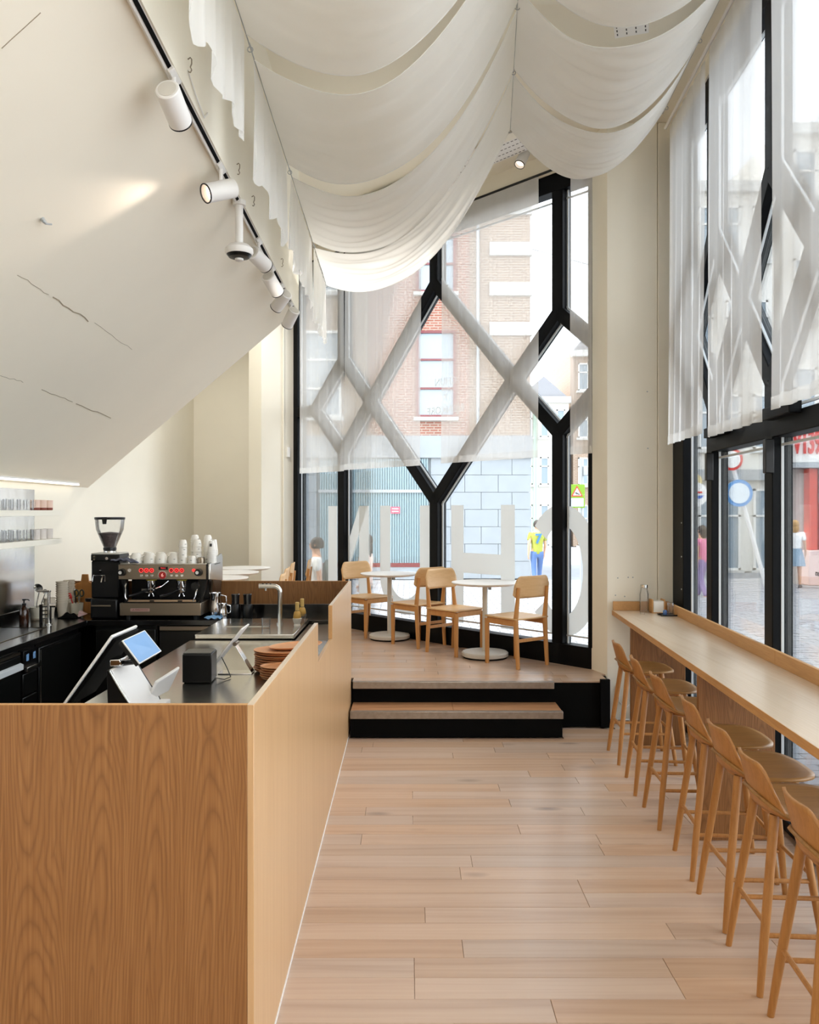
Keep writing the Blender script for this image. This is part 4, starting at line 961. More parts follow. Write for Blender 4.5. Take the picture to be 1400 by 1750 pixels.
CT = .9435
wb_ = thing('water_bottle', 'clear glass water bottle with a metal lid by the pillar', 'bottle', (1.985,6.93,CT))
obj('glass_body', lathe(B(), [(.0,.002),(.036,.002),(.038,.01),(.038,.15),(.030,.19),(.029,.215),(.026,.215),(.027,.19),(.035,.15),(.035,.012),(0,.012)], 24), GLASSC, wb_)
obj('lid', lathe(B(), [(0,.205),(.026,.205),(.031,.208),(.031,.232),(0,.234)], 24), STEEL, wb_)
nh = thing('napkin_holder', 'small oak napkin holder with white napkins on the window counter', 'napkin holder', (2.085,6.90,CT))
for s in (-1, 1): obj('side_board', box(B(), s*.05-.006, s*.05+.006, -.05, .05, .008, .115), OAKE, nh, bev=.004)
obj('base_board', box(B(), -.056, .056, -.05, .05, 0, .0075), OAKE, nh); obj('napkins', box(B(), -.042, .042, -.048, .048, .008, .10), PAPER, nh)
ty = thing('tray', 'small dark metal tray beside the napkin holder', 'tray', (2.135,6.70,CT))
obj('tray_base', box(B(), -.09, .09, -.055, .055, 0, .004), STEELD, ty, bev=.002)
bm = B(); tube(bm, [(-.09,-.055,.008),(.09,-.055,.008),(.09,.055,.008),(-.09,.055,.008)], .005, 6, closed=True); obj('tray_rim', bm, BLACKP, ty)
for i, (dx, h, lab) in enumerate(((-.045,.0,'blue glass salt shaker on the small tray'), (.0,.09,'tall clear glass on the small tray'), (.05,.0,'small oak box on the small tray'))):
    p = (2.135+dx, 6.70, CT+.0135 if 0 else CT+.0042)
    if i == 1: o = obj('drinking_glass', lathe(B(), [(0,0),(.022,0),(.026,.10),(.024,.10),(.02,.004),(0,.004)], 20), GLASSC, loc=p); tag(o, lab, 'glass')
    elif i == 0: o = obj('salt_shaker', lathe(B(), [(0,0),(.016,0),(.017,.03),(.01,.042),(0,.044)], 16), mat('blue_glass', (70,110,170), .15), loc=p); tag(o, lab, 'shaker')
    else: o = obj('wooden_box', box(B(), -.02, .02, -.02, .02, 0, .05), OAKE, loc=p, bev=.002); tag(o, lab, 'box')
o = obj('tea_light', lathe(B(), [(0,0),(.018,0),(.019,.02),(.016,.02),(.015,.012),(0,.012)], 16), GLASSC, loc=(1.93,6.78,CT)); tag(o, 'tiny glass tealight cup beside the water bottle', 'candle')
o = obj('floor_cable', tube(B(), [(1.80,7.06,.30),(1.80,7.02,.16),(1.84,6.98,.12),(1.90,7.0,.16),(1.86,7.04,.20),(1.82,7.02,.10),(1.80,7.05,.006),(1.95,7.0,.006)], .006, 8), WHITEM); tag(o, 'white cable hanging under the window counter by the pillar', 'cable')

# ------------------------------------------------------------------ service counter
SX = -.478
bar_ = thing('service_counter', 'oak clad service bar with a tall front panel', 'counter', (0,0,0))
def skew(bm):
    for v in bm.verts: v.co.x -= .0039*(v.co.y-4.65)
    return bm
obj('front_panel', box(B(), -2.3, SX-.0118, 2.47, 2.49, .006, 1.214), OAKV, bar_, bev=.001, seg=1)
obj('panel_edge', box(B(), -2.3, SX-.0118, 2.4702, 2.4898, 1.2142, 1.2155), OAKE, bar_)
pts = [(2.47,.012),(6.84,.012),(6.84,1.214),(5.07,1.214),(5.07,1.008),(4.27,1.008),(4.27,1.214),(2.47,1.214)]
bm = B(); prism(bm, [(SX,y,z) for y,z in pts], (-.02,0,0)); obj('side_panel', skew(bm), OAKP, bar_, bev=.0012, seg=1)
bm = B(); box(bm, SX-.0195, SX-.0005, 2.4702, 4.269, 1.2143, 1.2158); box(bm, SX-.0195, SX-.0005, 5.071, 6.8398, 1.2143, 1.2158); obj('panel_edge', skew(bm), OAKT, bar_)
obj('notch_cheek', skew(box(B(), SX-.022, SX+.0015, 5.066, 5.0695, 1.009, 1.2145)), OAKE, bar_)
obj('base_strip', skew(box(B(), SX-.012, SX+.003, 2.47, 6.485, 0.0005, .011)), WHITEM, bar_)
obj('back_panel', box(B(), -2.84, SX-.03, 6.822, 6.84, 1.024, 1.2145), OAKV, bar_, bev=.001, seg=1)
obj('back_panel_edge', box(B(), -2.84, SX-.03, 6.8222, 6.8398, 1.2147, 1.216), OAKE, bar_)
obj('back_skirt', box(B(), -2.95, SX-.03, 6.824, 6.838, .02, 1.022), BLACKC, bar_)

# black worktops
CZ = .95
bw = thing('black_worktop', 'black stone worktop running along the left wall and the bar back', 'worktop', (0,0,0))
bm = B(); prism(bm, [L(-2.985,2.2,CZ-.04), L(-2.415,2.2,CZ-.04), L(-2.415,6.36,CZ-.04), (-.52,6.36,CZ-.04), (-.52,6.82,CZ-.04), L(-2.985,6.82,CZ-.04)], (0,0,.04)); obj('stone_top', bm, BLACKW, bw, bev=.003)
obj('upstand', prism(B(), [L(-2.985,2.2,CZ+.0005), L(-2.965,2.2,CZ+.0005), L(-2.965,6.80,CZ+.0005), L(-2.985,6.80,CZ+.0005)], (0,0,.065)), BLACKW, bw)
obj('back_upstand', box(B(), -2.95, -.52, 6.80, 6.8195, CZ+.0005, 1.022), BLACKW, bw)
sk = obj('sink_bowl', prism(B(), [L(-2.88,5.25,CZ-.0), L(-2.56,5.25,CZ-.0), L(-2.56,5.95,CZ-.0), L(-2.88,5.95,CZ-.0)], (0,0,.0012)), BLACKP, bw)
bm = B(); tube(bm, [L(-2.88,5.25,CZ+.002), L(-2.56,5.25,CZ+.002), L(-2.56,5.95,CZ+.002), L(-2.88,5.95,CZ+.002)], .0035, 6, closed=True); obj('sink_rim', bm, STEELD, sk)

def unit_left(name, label, y0, y1, build):
    t = thing(name, label, 'cabinet', (0,0,0), 0, 'black undercounter units')
    obj('carcass', prism(B(), [L(-2.95,y0+.004,.08), L(-2.47,y0+.004,.08), L(-2.47,y1-.004,.08), L(-2.95,y1-.004,.08)], (0,0,CZ-.045-.08)), BLACKC, t)
    obj('plinth', prism(B(), [L(-2.93,y0+.004,.0), L(-2.52,y0+.004,.0), L(-2.52,y1-.004,.0), L(-2.93,y1-.004,.0)], (0,0,.078)), BLACKM, t)
    build(t, y0, y1); return t
def door(t, y0, y1, z0, z1, name='door', bar_z=None):
    d = obj(name, prism(B(), [L(-2.469,y0+.012,z0), L(-2.447,y0+.012,z0), L(-2.447,y1-.012,z0), L(-2.469,y1-.012,z0)], (0,0,z1-z0)), BLACKC, t, bev=.006)
    if bar_z: obj('handle', prism(B(), [L(-2.4465,y0+.02,bar_z), L(-2.425,y0+.02,bar_z-.01), L(-2.425,y1-.02,bar_z-.01), L(-2.4465,y1-.02,bar_z)], (0,0,.035)), LIGHTTRIM, d, bev=.003)
    return d
def b1(t, a, b): door(t, a, b, .10, .86, bar_z=.78); obj('top_trim', prism(B(), [L(-2.4665,a+.01,.865), L(-2.45,a+.01,.865), L(-2.45,b-.01,.865), L(-2.4665,b-.01,.865)], (0,0,.018)), STEELD, t)
unit_left('undercounter_fridge', 'black undercounter fridge with a bright bar handle at the left edge', 4.3, 5.33, b1)
unit_left('undercounter_fridge', 'black undercounter fridge hidden behind the bar front, nearest the viewer', 3.2, 4.29, b1)
def b2(t, a, b):
    p = obj('control_panel', prism(B(), [L(-2.469,a+.012,.76), L(-2.445,a+.012,.76), L(-2.445,b-.012,.76), L(-2.469,b-.012,.76)], (0,0,.12)), BLACKP, t, bev=.003)
    for i, yy in enumerate((a+.05, a+.11, a+.15)): obj('display', prism(B(), [L(-2.4445,yy,.81), L(-2.443,yy,.81), L(-2.443,yy+.035,.81), L(-2.4445,yy+.035,.81)], (0,0,.045)), SCREEN if i != 1 else DARKSCREEN, p, smooth=False)
    obj('panel_lip', prism(B(), [L(-2.4445,a+.015,.745), L(-2.42,a+.015,.745), L(-2.42,b-.015,.745), L(-2.4445,b-.015,.745)], (0,0,.03)), STEEL, p, bev=.002)
    for k in range(4): door(t, a, b, .12+k*.155, .265+k*.155, 'drawer')
unit_left('drawer_unit', 'narrow black drawer unit with a small control panel', 5.34, 5.57, b2)
def b3(t, a, b):
    d = door(t, a, b, .10, .865); bm = B(); tube(bm, [L(-2.445,a+.03,.12), L(-2.445,a+.03,.845), L(-2.445,b-.02,.845)], .0035, 6); obj('edge_trim', bm, STEEL, d)
unit_left('undercounter_cabinet', 'black cabinet with a bright top edge in the left corner', 5.58, 6.34, b3)
def unit_back(name, label, x0, x1, build):
    t = thing(name, label, 'cabinet', (0,0,0), 0, 'black undercounter units')
    obj('carcass', box(B(), x0+.004, x1-.004, 6.42, 6.80, .08, CZ-.045), BLACKC, t); obj('plinth', box(B(), x0+.004, x1-.004, 6.46, 6.78, 0, .078), BLACKM, t)
    build(t, x0, x1); return t
def c1(t, a, b):
    d = obj('door', box(B(), a+.012, b-.012, 6.392, 6.418, .10, .875), BLACKC, t, bev=.005)
    bm = B(); x0, x1 = a+.14, b-.06; tube(bm, [(x0,6.390,.70),(x0,6.390,.825),(x1,6.390,.825),(x1,6.390,.70)], .005, 6); obj('recess_trim', bm, STEELD, d)
    obj('handle', box(B(), x0+.03, x1-.03, 6.374, 6.391, .775, .795), STEELD, d, bev=.004)
unit_back('undercounter_fridge', 'black fridge with a recessed handle under the espresso machine', -2.46, -1.97, c1)
def c2(t, a, b):
    obj('drawer', box(B(), a+.008, b-.008, 6.392, 6.418, .865, .90), STEELD, t, bev=.003); obj('door', box(B(), a+.008, b-.008, 6.392, 6.418, .10, .86), BLACKC, t, bev=.004)
unit_back('undercounter_cabinet', 'black cabinet with a thin steel drawer under the milk jugs', -1.96, -1.5, c2)

# stainless counters behind the side panel
sc_ = thing('steel_counter', 'brushed steel counter behind the bar front', 'counter', (0,0,0))
obj('steel_top', box(B(), -1.475, -.502, 2.52, 5.50, .905, .93), STEEL, sc_, bev=.004)
obj('steel_body', box(B(), -1.44, -.51, 2.54, 5.48, .01, .904), BLACKC, sc_)
tw = thing('tap_counter', 'raised brushed steel drainboard block with a drip grate', 'counter', (0,0,0))
obj('steel_top', box(B(), -1.45, -.78, 5.53, 6.355, .935, .965), STEEL, tw, bev=.004)
obj('steel_body', box(B(), -1.43, -.80, 5.55, 6.35, .01, .934), BLACKC, tw)
ch_ = obj('side_channel', box(B(), -.777, -.51, 5.53, 6.355, .90, .92), STEELD, tw)
TT = .9655
gr_ = obj('drip_grate', box(B(), -1.33, -1.02, 5.90, 6.10, TT, TT+.004), STEEL, tw, bev=.001)
bm = B()
for i in range(16):
    for j in range(6): cyl(bm, (-1.315+i*.0187, 5.92+j*.032, TT+.0041), (-1.315+i*.0187, 5.92+j*.032, TT+.0046), .006, n=6)
o = obj('perforation', bm, BLACKP, gr_); o['kind'] = 'stuff'
tap = thing('water_tap', 'tall brushed steel water tap with a bent spout on the drainboard', 'tap', (-.955,6.04,TT))
obj('spout', tube(B(), [(0,0,.0),(0,0,.235)]+[(-.045+.045*math.cos(a),0,.235+.045*math.sin(a)) for a in (PI/2*k/6 for k in range(1,7))]+[(-.15,0,.28)], .017, 18), STEEL, tap)
obj('base_ring', cyl(B(), (0,0,0), (0,0,.012), .026, n=20), STEEL, tap); obj('nozzle', cyl(B(), (-.105,0,.266), (-.105,0,.245), .009, n=12), STEEL, tap)
for k in range(3): obj('button', cyl(B(), (-.07-.028*k,0,.296), (-.07-.028*k,0,.3), .008, n=12), BLACKP, tap)
obj('spout_ring', cyl(B(), (-.149,0,.28), (-.155,0,.28), .0175, n=16), CHROME, tap)
o = obj('drinking_glass', lathe(B(), [(0,0),(.03,0),(.034,.075),(.031,.075),(.028,.006),(0,.006)], 24), GLASSC, loc=(-1.02,5.82,TT)); tag(o, 'short clear glass standing before the water tap', 'glass')
for i, (x, y, lab) in enumerate(((-.82,5.98,'bamboo tea whisk on a glass stand, nearer one'), (-.815,6.22,'bamboo tea whisk on a glass stand, farther one beside the tap'))):
    t = thing('tea_whisk', lab, 'whisk', (x,y,TT), 0, 'bamboo tea whisks')
    obj('stand', lathe(B(), [(0,0),(.026,0),(.022,.01),(.03,.03),(.034,.05),(.028,.052),(.02,.02),(0,.018)], 20), CERAM if i == 0 else GLASSC, t)
    obj('bristles', lathe(B(), [(0,.035),(.02,.036),(.03,.06),(.024,.09),(.015,.105),(0,.105)], 20), BAMBOO, t)
    obj('binding', lathe(B(), [(.0,.1),(.0155,.1),(.0155,.108),(0,.108)], 16), PRINT, t)
    obj('handle', lathe(B(), [(0,.108),(.0145,.108),(.0145,.165),(.012,.168),(0,.168)], 18), mat('pale_bamboo', (224,190,116), .5), t)

# ------------------------------------------------------------------ things on the steel counter
NT = .9305
kp = thing('label_printer', 'small black cube printer on the steel counter', 'printer', (-1.075,4.20,NT), .05)
obj('case', box(B(), -.073, .073, -.075, .075, .004, .146), BLACKP, kp, bev=.005); obj('lid', box(B(), -.07, .07, -.07, .06, .1465, .153), mat('dark_grey_lid', (60,60,58), .3), kp, bev=.003)
obj('paper_slot', box(B(), -.05, .05, .061, .066, .1465, .152), STEELD, kp); obj('foot', box(B(), -.065, .065, -.065, .065, 0, .0035), BLACKM, kp)
tbp = thing('tablet', 'tilted tablet seen edge-on on a bent chrome stand', 'tablet', (-.93,4.40,NT))
d_ = V((.62,0,.78)); nrm = V((-.78,0,.62)); o0 = V((-.10,-.0,.055))
bm = B(); prism(bm, [o0+V((0,-.10,0)), o0+V((0,.10,0)), o0+V((0,.10,0))+d_*.245, o0+V((0,-.10,0))+d_*.245], nrm*.009); obj('case', bm, WHITEM, tbp, bev=.003)
bm = B(); prism(bm, [o0+V((0,-.09,0))+d_*.01+nrm*.0092, o0+V((0,.09,0))+d_*.01+nrm*.0092, o0+V((0,.09,0))+d_*.235+nrm*.0092, o0+V((0,-.09,0))+d_*.235+nrm*.0092], nrm*.001); obj('screen', bm, DARKSCREEN, tbp, smooth=False)
bm = B(); q0 = o0+d_*.14-nrm*.014
prism(bm, [q0+V((0,-.03,0)), q0+V((0,.03,0)), V((.09,.035,.006)), V((.09,-.035,.006))], nrm*.006); obj('stand_leg', bm, CHROME, tbp, bev=.002)
obj('stand_foot', box(B(), -.09, .092, -.05, .05, 0, .005), CHROME, tbp, bev=.002); obj('pivot', cyl(B(), q0+V((0,-.035,.003)), q0+V((0,.035,.003)), .011, n=14), STEELD, tbp)
o = obj('charging_cable', tube(B(), [(-.99,4.17,NT+.02),(-.95,4.20,NT+.005),(-.93,4.26,NT+.006),(-.965,4.33,NT+.04),(-1.0,4.36,NT+.09)], .0025, 6), BLACKP); tag(o, 'thin black cable from the cube printer to the tablet', 'cable')

pos = thing('till_screen', 'till touch screen seen from behind on a curved stand', 'till', (-1.13,3.42,NT))
tl = V((-.206,0,-.291)).normalized(); nn = V((.291,0,-.206)).normalized()      # down the screen; out of its back
t0 = V((-1.239,3.40,1.285))-V((-1.13,3.42,NT))
def slab(o_, u, v, n, lu, lv, th): return prism(B(), [o_, o_+u*lu, o_+u*lu+v*lv, o_+v*lv], n*th)
Yv = V((0,1,0))
obj('bezel', slab(t0, tl, Yv, nn, .36, .31, .012), WHITEM, pos, bev=.004)
obj('back_shell', slab(t0+tl*.006+Yv*.006+nn*.0125, tl, Yv, nn, .348, .298, .016), BLACKM, pos, bev=.008)
obj('screen', slab(t0+tl*.012+Yv*.012-nn*.0012, tl, Yv, nn, .336, .286, .001), DARKSCREEN, pos, smooth=False)
bm = B()
prof = [(-.105,.0),(.03,.0),(.012,.04),(-.02,.085),(-.055,.14),(-.085,.19),(-.098,.215),(-.114,.215),(-.11,.1)]
prism(bm, [(x,-.06,z) for x,z in prof], (0,.012,0)); obj('stand_cheek', bm, BLACKP, pos, bev=.003)
bm = B(); prism(bm, [(x*.985,-.047,z*.985+.002) for x,z in prof], (0,.28,0)); obj('stand_body', bm, TABLEW, pos, bev=.004)
bm = B(); prism(bm, [(x,.234,z) for x,z in prof], (0,.012,0)); obj('stand_cheek', bm, BLACKP, pos, bev=.003)
bm = B(); tube(bm, [(x,-.063,z) for x,z in prof[1:7]], .005, 6); obj('stand_trim', bm, STEEL, pos)
obj('hinge_block', box(B(), -.125, -.075, -.0, .10, .218, .25), CHROME, pos, bev=.006)
obj('base_plate', box(B(), -.17, .10, -.10, .12, 0, .008), BLACKP, pos, bev=.003)
c0 = V((-.0,.0,.305)); uu = V((.62,.62,.10)).normalized()
def P_(u, v, y): return V(((u-700)/1400*y, y, 1.8-(v-873)/1400*y))-V((-1.13,3.42,NT))
A_, B__, C_, D_q = P_(208,1095,3.36), P_(247,1077,3.50), P_(276,1113,3.50), P_(238,1135,3.36)
n_ = (B__-A_).cross(D_q-A_).normalized(); n_ = n_ if n_.x < 0 else -n_
ctr_ = (A_+B__+C_+D_q)/4
cd_ = obj('customer_display', prism(B(), [ctr_+(p-ctr_)*1.0+n_*.004 for p in (A_,B__,C_,D_q)], n_*.02), BLACKP, pos, bev=.003); cd_['label'] = 'small square customer display with a painted blue reflection'
obj('bezel', prism(B(), [p+n_*.0037 for p in (A_,B__,C_,D_q)], -n_*.006), WHITEM, cd_, bev=.002)
obj('screen', prism(B(), [ctr_+(p-ctr_)*.93-n_*.0024 for p in (A_,B__,C_,D_q)], -n_*.0008), SCREEN, cd_, smooth=False)
obj('mount_arm', tube(B(), [ctr_+n_*.02, ctr_+n_*.05+V((0,0,-.04)), V((-.09,.06,.222))], .012, 10), BLACKP, cd_)
cr = thing('card_reader', 'white card terminal tilted on its rest behind the till', 'card reader', (-1.13,3.62,NT))
E_ = [V((.02,-.02,.115)), V((.10,.06,.165)), V((.05,.06,.06)), V((-.02,-.02,.03))]
nq = (E_[1]-E_[0]).cross(E_[3]-E_[0]).normalized()
obj('shell', prism(B(), E_, nq*.016), WHITEM, cr, bev=.004); obj('rest', prism(B(), [(-.03,-.04,0),(.06,-.04,0),(.06,.05,0),(-.03,.05,0)], (0,0,.028)), WHITEM, cr, bev=.004)
obj('keypad', prism(B(), [sum(E_, V())/4+(p-sum(E_, V())/4)*.8+nq*.0162 for p in E_], nq*.0009), BLACKP, cr, smooth=False)

# stacks of terracotta plates
def plate_mesh(ax, ay):
    bm = lathe(B(), [(0,0),(.80,0),(.93,.004),(1.0,.0115),(.985,.0135),(.90,.008),(.80,.0055),(0,.0055)], 44)
    for v in bm.verts: v.co.x *= ax; v.co.y *= ay
    return bm
def plates(n, x, y, ax, ay, step, labelf, group, rz0=0):
    src = None
    for k in range(n):
        lab = labelf(k)
        if src is None:
            src = obj('oval_plate', plate_mesh(ax, ay), TERRA); o = src
        else:
            o = src.copy(); C.objects.link(o)
        o.location = (x+rnd.uniform(-.005,.005), y+rnd.uniform(-.005,.005), NT+.0003+k*step); o.rotation_euler = (0,0,rz0+rnd.uniform(-.05,.05)); tag(o, lab, 'plate', group)
    return o
ordn = ['lowest','second','third','fourth','fifth','sixth','seventh','eighth','ninth','tenth','eleventh']
plates(10, -.68, 4.45, .165, .13, .0118, lambda k: ('topmost' if k == 9 else ordn[k])+' terracotta oval plate'+(' counted up' if 0 < k < 9 else '')+' in the tall stack', 'tall stack of terracotta plates')
plates(6, -.655, 4.23, .115, .085, .0118, lambda k: ('topmost' if k == 5 else ordn[k])+' small terracotta plate'+(' counted up' if 0 < k < 5 else '')+' in the low front stack', 'low stack of small terracotta plates')
o = obj('oval_plate', plate_mesh(.15, .10), TERRA, loc=(-.625,4.50,NT+.123), rot=(0,-.045,.4)); tag(o, 'loose terracotta plate lying tilted on the tall stack', 'plate')

# ------------------------------------------------------------------ espresso machine
em = thing('espresso_machine', 'two group steel espresso machine with red lit buttons on the bar back', 'espresso machine', (-1.93,6.40,CZ))
def mk(name, bm, m, par=em, **k): return obj(name, bm, m, par, **k)
mk('lower_body', box(B(), -.335, .30, 0, .40, .03, .13), STEELD, bev=.004)
for x in (-.28, .25):
    for y in (.05, .35): mk('foot', cyl(B(), (x,y,0.0005), (x,y,.03), .022, n=14), BLACKP)
np_ = mk('name_plate', box(B(), -.25, -.10, -.004, -.0005, .064, .088), mat('rose_plate', (206,170,160), .3, metal=.4))
text('lettering', 'LA MARZOCCO', .0175, mat('plate_red', (120,36,34), .5), np_, basis((-.175,-.0045,.076), (1,0,0), (0,0,1)), .0006)
mk('back_wall', box(B(), -.332, .30, .27, .40, .131, .43), BLACKP)
mk('drip_tray', box(B(), -.31, .27, .0, .26, .131, .137), BLACKP)
mk('tray_bar', box(B(), -.275, .26, -.002, .012, .137, .155), mat('warm_steel', (196,170,140), .3, metal=.8), bev=.003)
for x in (-.10, .12): mk('bar_gap', box(B(), x, x+.035, -.003, -.0021, .14, .152), BLACKP)
up_ = mk('upper_panel', box(B(), -.345, .355, -.0, .36, .313, .431), STEELD, bev=.004)
mk('panel_end', box(B(), .340, .357, -.004, .02, .311, .433), BLACKP, bev=.002)
mk('cup_tray', box(B(), -.335, .34, .02, .40, .432, .437), STEEL)
# control buttons
for cx_ in (-.165, .07):
    for k in range(3):
        b = mk('button', cyl(B(), (cx_+k*.041-.0,-.0005,.385), (cx_+k*.041,-.006,.385), .0165, n=20), BLACKP)
        obj('lit_ring', tube(B(), [(cx_+k*.041+.0145*math.cos(a), -.007, .385+.0145*math.sin(a)) for a in (2*PI*i/20 for i in range(20))], .0028, 6, closed=True), REDGLOW, b)
        obj('lit_dot', cyl(B(), (cx_+k*.041,-.0062,.385), (cx_+k*.041,-.0068,.385), .006 if k else .003, n=10), REDGLOW, b)
        mk('small_button', box(B(), cx_+k*.041-.010, cx_+k*.041+.010, -.003, -.0005, .335, .352), STEEL, bev=.001)
dsp = mk('display', box(B(), -.030, .042, -.004, -.0005, .390, .414), DARKSCREEN)
text('lettering', '93.5 C', .014, REDGLOW, dsp, basis((.006,-.0045,.402), (1,0,0), (0,0,1)), .0004)
ga = mk('gauge', cyl(B(), (.003,-.0005,.348), (.003,-.014,.348), .035, n=32), CHROME)
obj('gauge_face', cyl(B(), (.003,-.0142,.348), (.003,-.0155,.348), .029, n=32), mat('gauge_red', (120,24,24), .4, emit=(150,24,24), estr=.35), ga)
text('lettering', '6', .038, mat('gauge_pale', (255,190,180), .5, emit=(255,190,180), estr=.6), ga, basis((.003,-.0158,.348), (1,0,0), (0,0,1)), .0004)
for x in (-.312, .285):
    kn = mk('steam_knob', cyl(B(), (x,-.0005,.37), (x,-.045,.37), .030, .026, n=24), BLACKP)
    obj('knob_cap', cyl(B(), (x-.004,-.0455,.37), (x-.004,-.047,.37), .013, n=18), WHITEM, kn)
mk('pilot_ring', cyl(B(), (-.255,-.0005,.386), (-.255,-.012,.386), .014, n=16), CHROME); mk('pilot_lamp', cyl(B(), (.245,-.0005,.386), (.245,-.01,.386), .012, n=16), REDGLOW)
for x in (-.115, .125):                       # groups with portafilters
    mk('group_head', lathe(B(), [(0,.24),(.034,.24),(.038,.25),(.038,.31),(0,.312)], 24, (x,.09,0)), CHROME)
    mk('yellow_collar', lathe(B(), [(.0,.2995),(.0405,.2995),(.0405,.308),(0,.308)], 24, (x,.09,0)), mat('yellow_collar', (226,206,50), .5))
    pf2 = mk('portafilter', lathe(B(), [(0,.205),(.028,.207),(.033,.22),(.033,.239),(0,.2395)], 24, (x,.09,0)), CHROME)
    obj('handle', tube(B(), [(x-.03,.07,.222), (x-.07,.0,.205), (x-.125,-.085,.19)], [.009,.014,.011], 12), BLACKP, pf2)
    obj('spout', tube(B(), [(x-.018,.09,.172), (x-.01,.09,.195), (x,.09,.206), (x+.01,.09,.195), (x+.018,.09,.172)], .0065, 8), CHROME, pf2)
for x, sgn in ((-.29,1), (.275,-1)):
    mk('steam_wand', tube(B(), [(x,.05,.312), (x+.0,.0,.26), (x+.012*sgn,-.03,.18), (x+.03*sgn,-.035,.150)], .006, 8), CHROME)
mk('steam_lever', tube(B(), [(.04,.02,.30), (.0,-.02,.262), (-.045,-.03,.245)], .005, 8), CHROME)
mk('wand_knob', cyl(B(), (.255,.03,.262), (.255,-.02,.262), .03, n=22), BLACKP)
mk('work_light', box(B(), -.25, -.185, .262, .2695, .185, .215), mat('pale_sticker', (196,190,180), .6))
mk('frame_leg', prism(B(), [(-.30,.02,.131),(-.28,.02,.131),(-.295,.02,.312),(-.33,.02,.312)], (0,.03,0)), BLACKP)
mk('frame_leg', prism(B(), [(.285,.02,.131),(.30,.02,.131),(.345,.02,.312),(.315,.02,.312)], (0,.03,0)), BLACKP)
sd = mk('side_panel', prism(B(), [(.3585,-.003,.313),(.3585,.42,.27),(.3585,.42,.475),(.3585,.37,.50),(.3585,.10,.46),(.3585,-.003,.433)], (.016,0,0)), STEEL, bev=.003)
for k in range(4): obj('vent_slot', box(B(), .3748, .3755, .14+k*.05, .175+k*.05, .42, .428), BLACKP, sd)
mk('rear_leg_plate', prism(B(), [(.3,.26,.03),(.345,.40,.03),(.36,.40,.30),(.335,.20,.30)], (.012,0,0)), STEELD)
mk('cup_rail', tube(B(), [(-.33,.38,.47),(.33,.38,.47),(.335,.08,.47)], .005, 8), CHROME)

# cups on the machine: mugs upside down, then towers
MT = CZ+.4375
def mug_mesh(r, h): return lathe(B(), [(0,h),(r*.62,h),(r*.66,h-.006),(r*.92,h*.62),(r,h*.15),(r,0),(r*.93,0),(r*.86,h*.6),(r*.5,h-.012),(0,h-.012)], 26)
mg = thing('coffee_mug', 'm', 'mug')
obj('cup', mug_mesh(.049, .078), CERAM, mg); obj('handle', tube(B(), [(-.040,0,.018),(-.062,0,.022),(-.066,0,.04),(-.052,0,.055),(-.036,0,.056)], .005, 8), CERAM, mg); obj('print_mark', box(B(), .010, .024, -.0475, -.0455, .03, .033), PRINT, mg)
remember(mg)
labs = ['white mug upside down on the espresso machine, leftmost by the grey towel', 'white mug upside down, second along the espresso machine', 'white mug upside down, third along the espresso machine', 'white mug upside down, fourth along the espresso machine']
for i, x in enumerate((-2.17,-2.06,-1.97,-1.865)):
    loc = (x, 6.50, MT)
    if i == 0: mg.location = loc; mg['label'] = labs[0]; mg['group'] = 'white mugs on the espresso machine'
    else: dup(mg, loc, (0,.2,-.3,-.1)[i], labs[i], 'white mugs on the espresso machine')
for i, x in enumerate((-2.12,-2.02,-1.92)): dup(mg, (x,6.64,MT), .3, ('left','middle','right')[i]+' one of three white mugs in the back row on the espresso machine', 'mugs in the back row on the espresso machine')
ec = thing('espresso_cup', 'e', 'cup')
obj('cup', lathe(B(), [(0,.058),(.020,.058),(.028,.048),(.033,.02),(.0345,0),(.0315,0),(.026,.044),(0,.052)], 24), CERAM, ec); obj('print_mark', box(B(), -.008, .008, -.0345, -.0338, .022, .0255), PRINT, ec)
remember(ec); e1 = [True]
def ecup(x, y, z, lab, grp, rz=0):
    if e1[0]: e1[0] = False; ec.location = (x,y,z); ec.rotation_euler = (0,0,rz); ec['label'] = lab; ec['group'] = grp
    else: dup(ec, (x,y,z), rz, lab, grp)
pos_ = ['bottom', 'second', 'third', 'fourth']
for ti, (x, y, n, nm) in enumerate(((-1.79,6.47,4,'left front tower'), (-1.70,6.56,4,'middle tower'), (-1.745,6.66,5,'rear tower'), (-1.63,6.62,5,'right tower'))):
    step = .040 if n == 5 else .042
    for k in range(n): ecup(x, y, MT+k*step if k == 0 else MT+k*step, (('topmost' if k == n-1 else ordn[k]+' from the bottom') if k else 'bottom')+' espresso cup in the '+nm+' on the machine', 'espresso cups stacked on the machine', .3*k)
ecup(-1.715, 6.46, MT, 'single espresso cup upside down in front of the cup towers', 'espresso cups stacked on the machine')
o = obj('steel_shot_jug', lathe(B(), [(0,0),(.028,0),(.03,.03),(.026,.045),(.022,.045),(.025,.02),(0,.004)], 20), STEELD, loc=(-1.645,6.47,MT)); tag(o, 'small steel jug between the cup towers and the paper cups', 'jug')
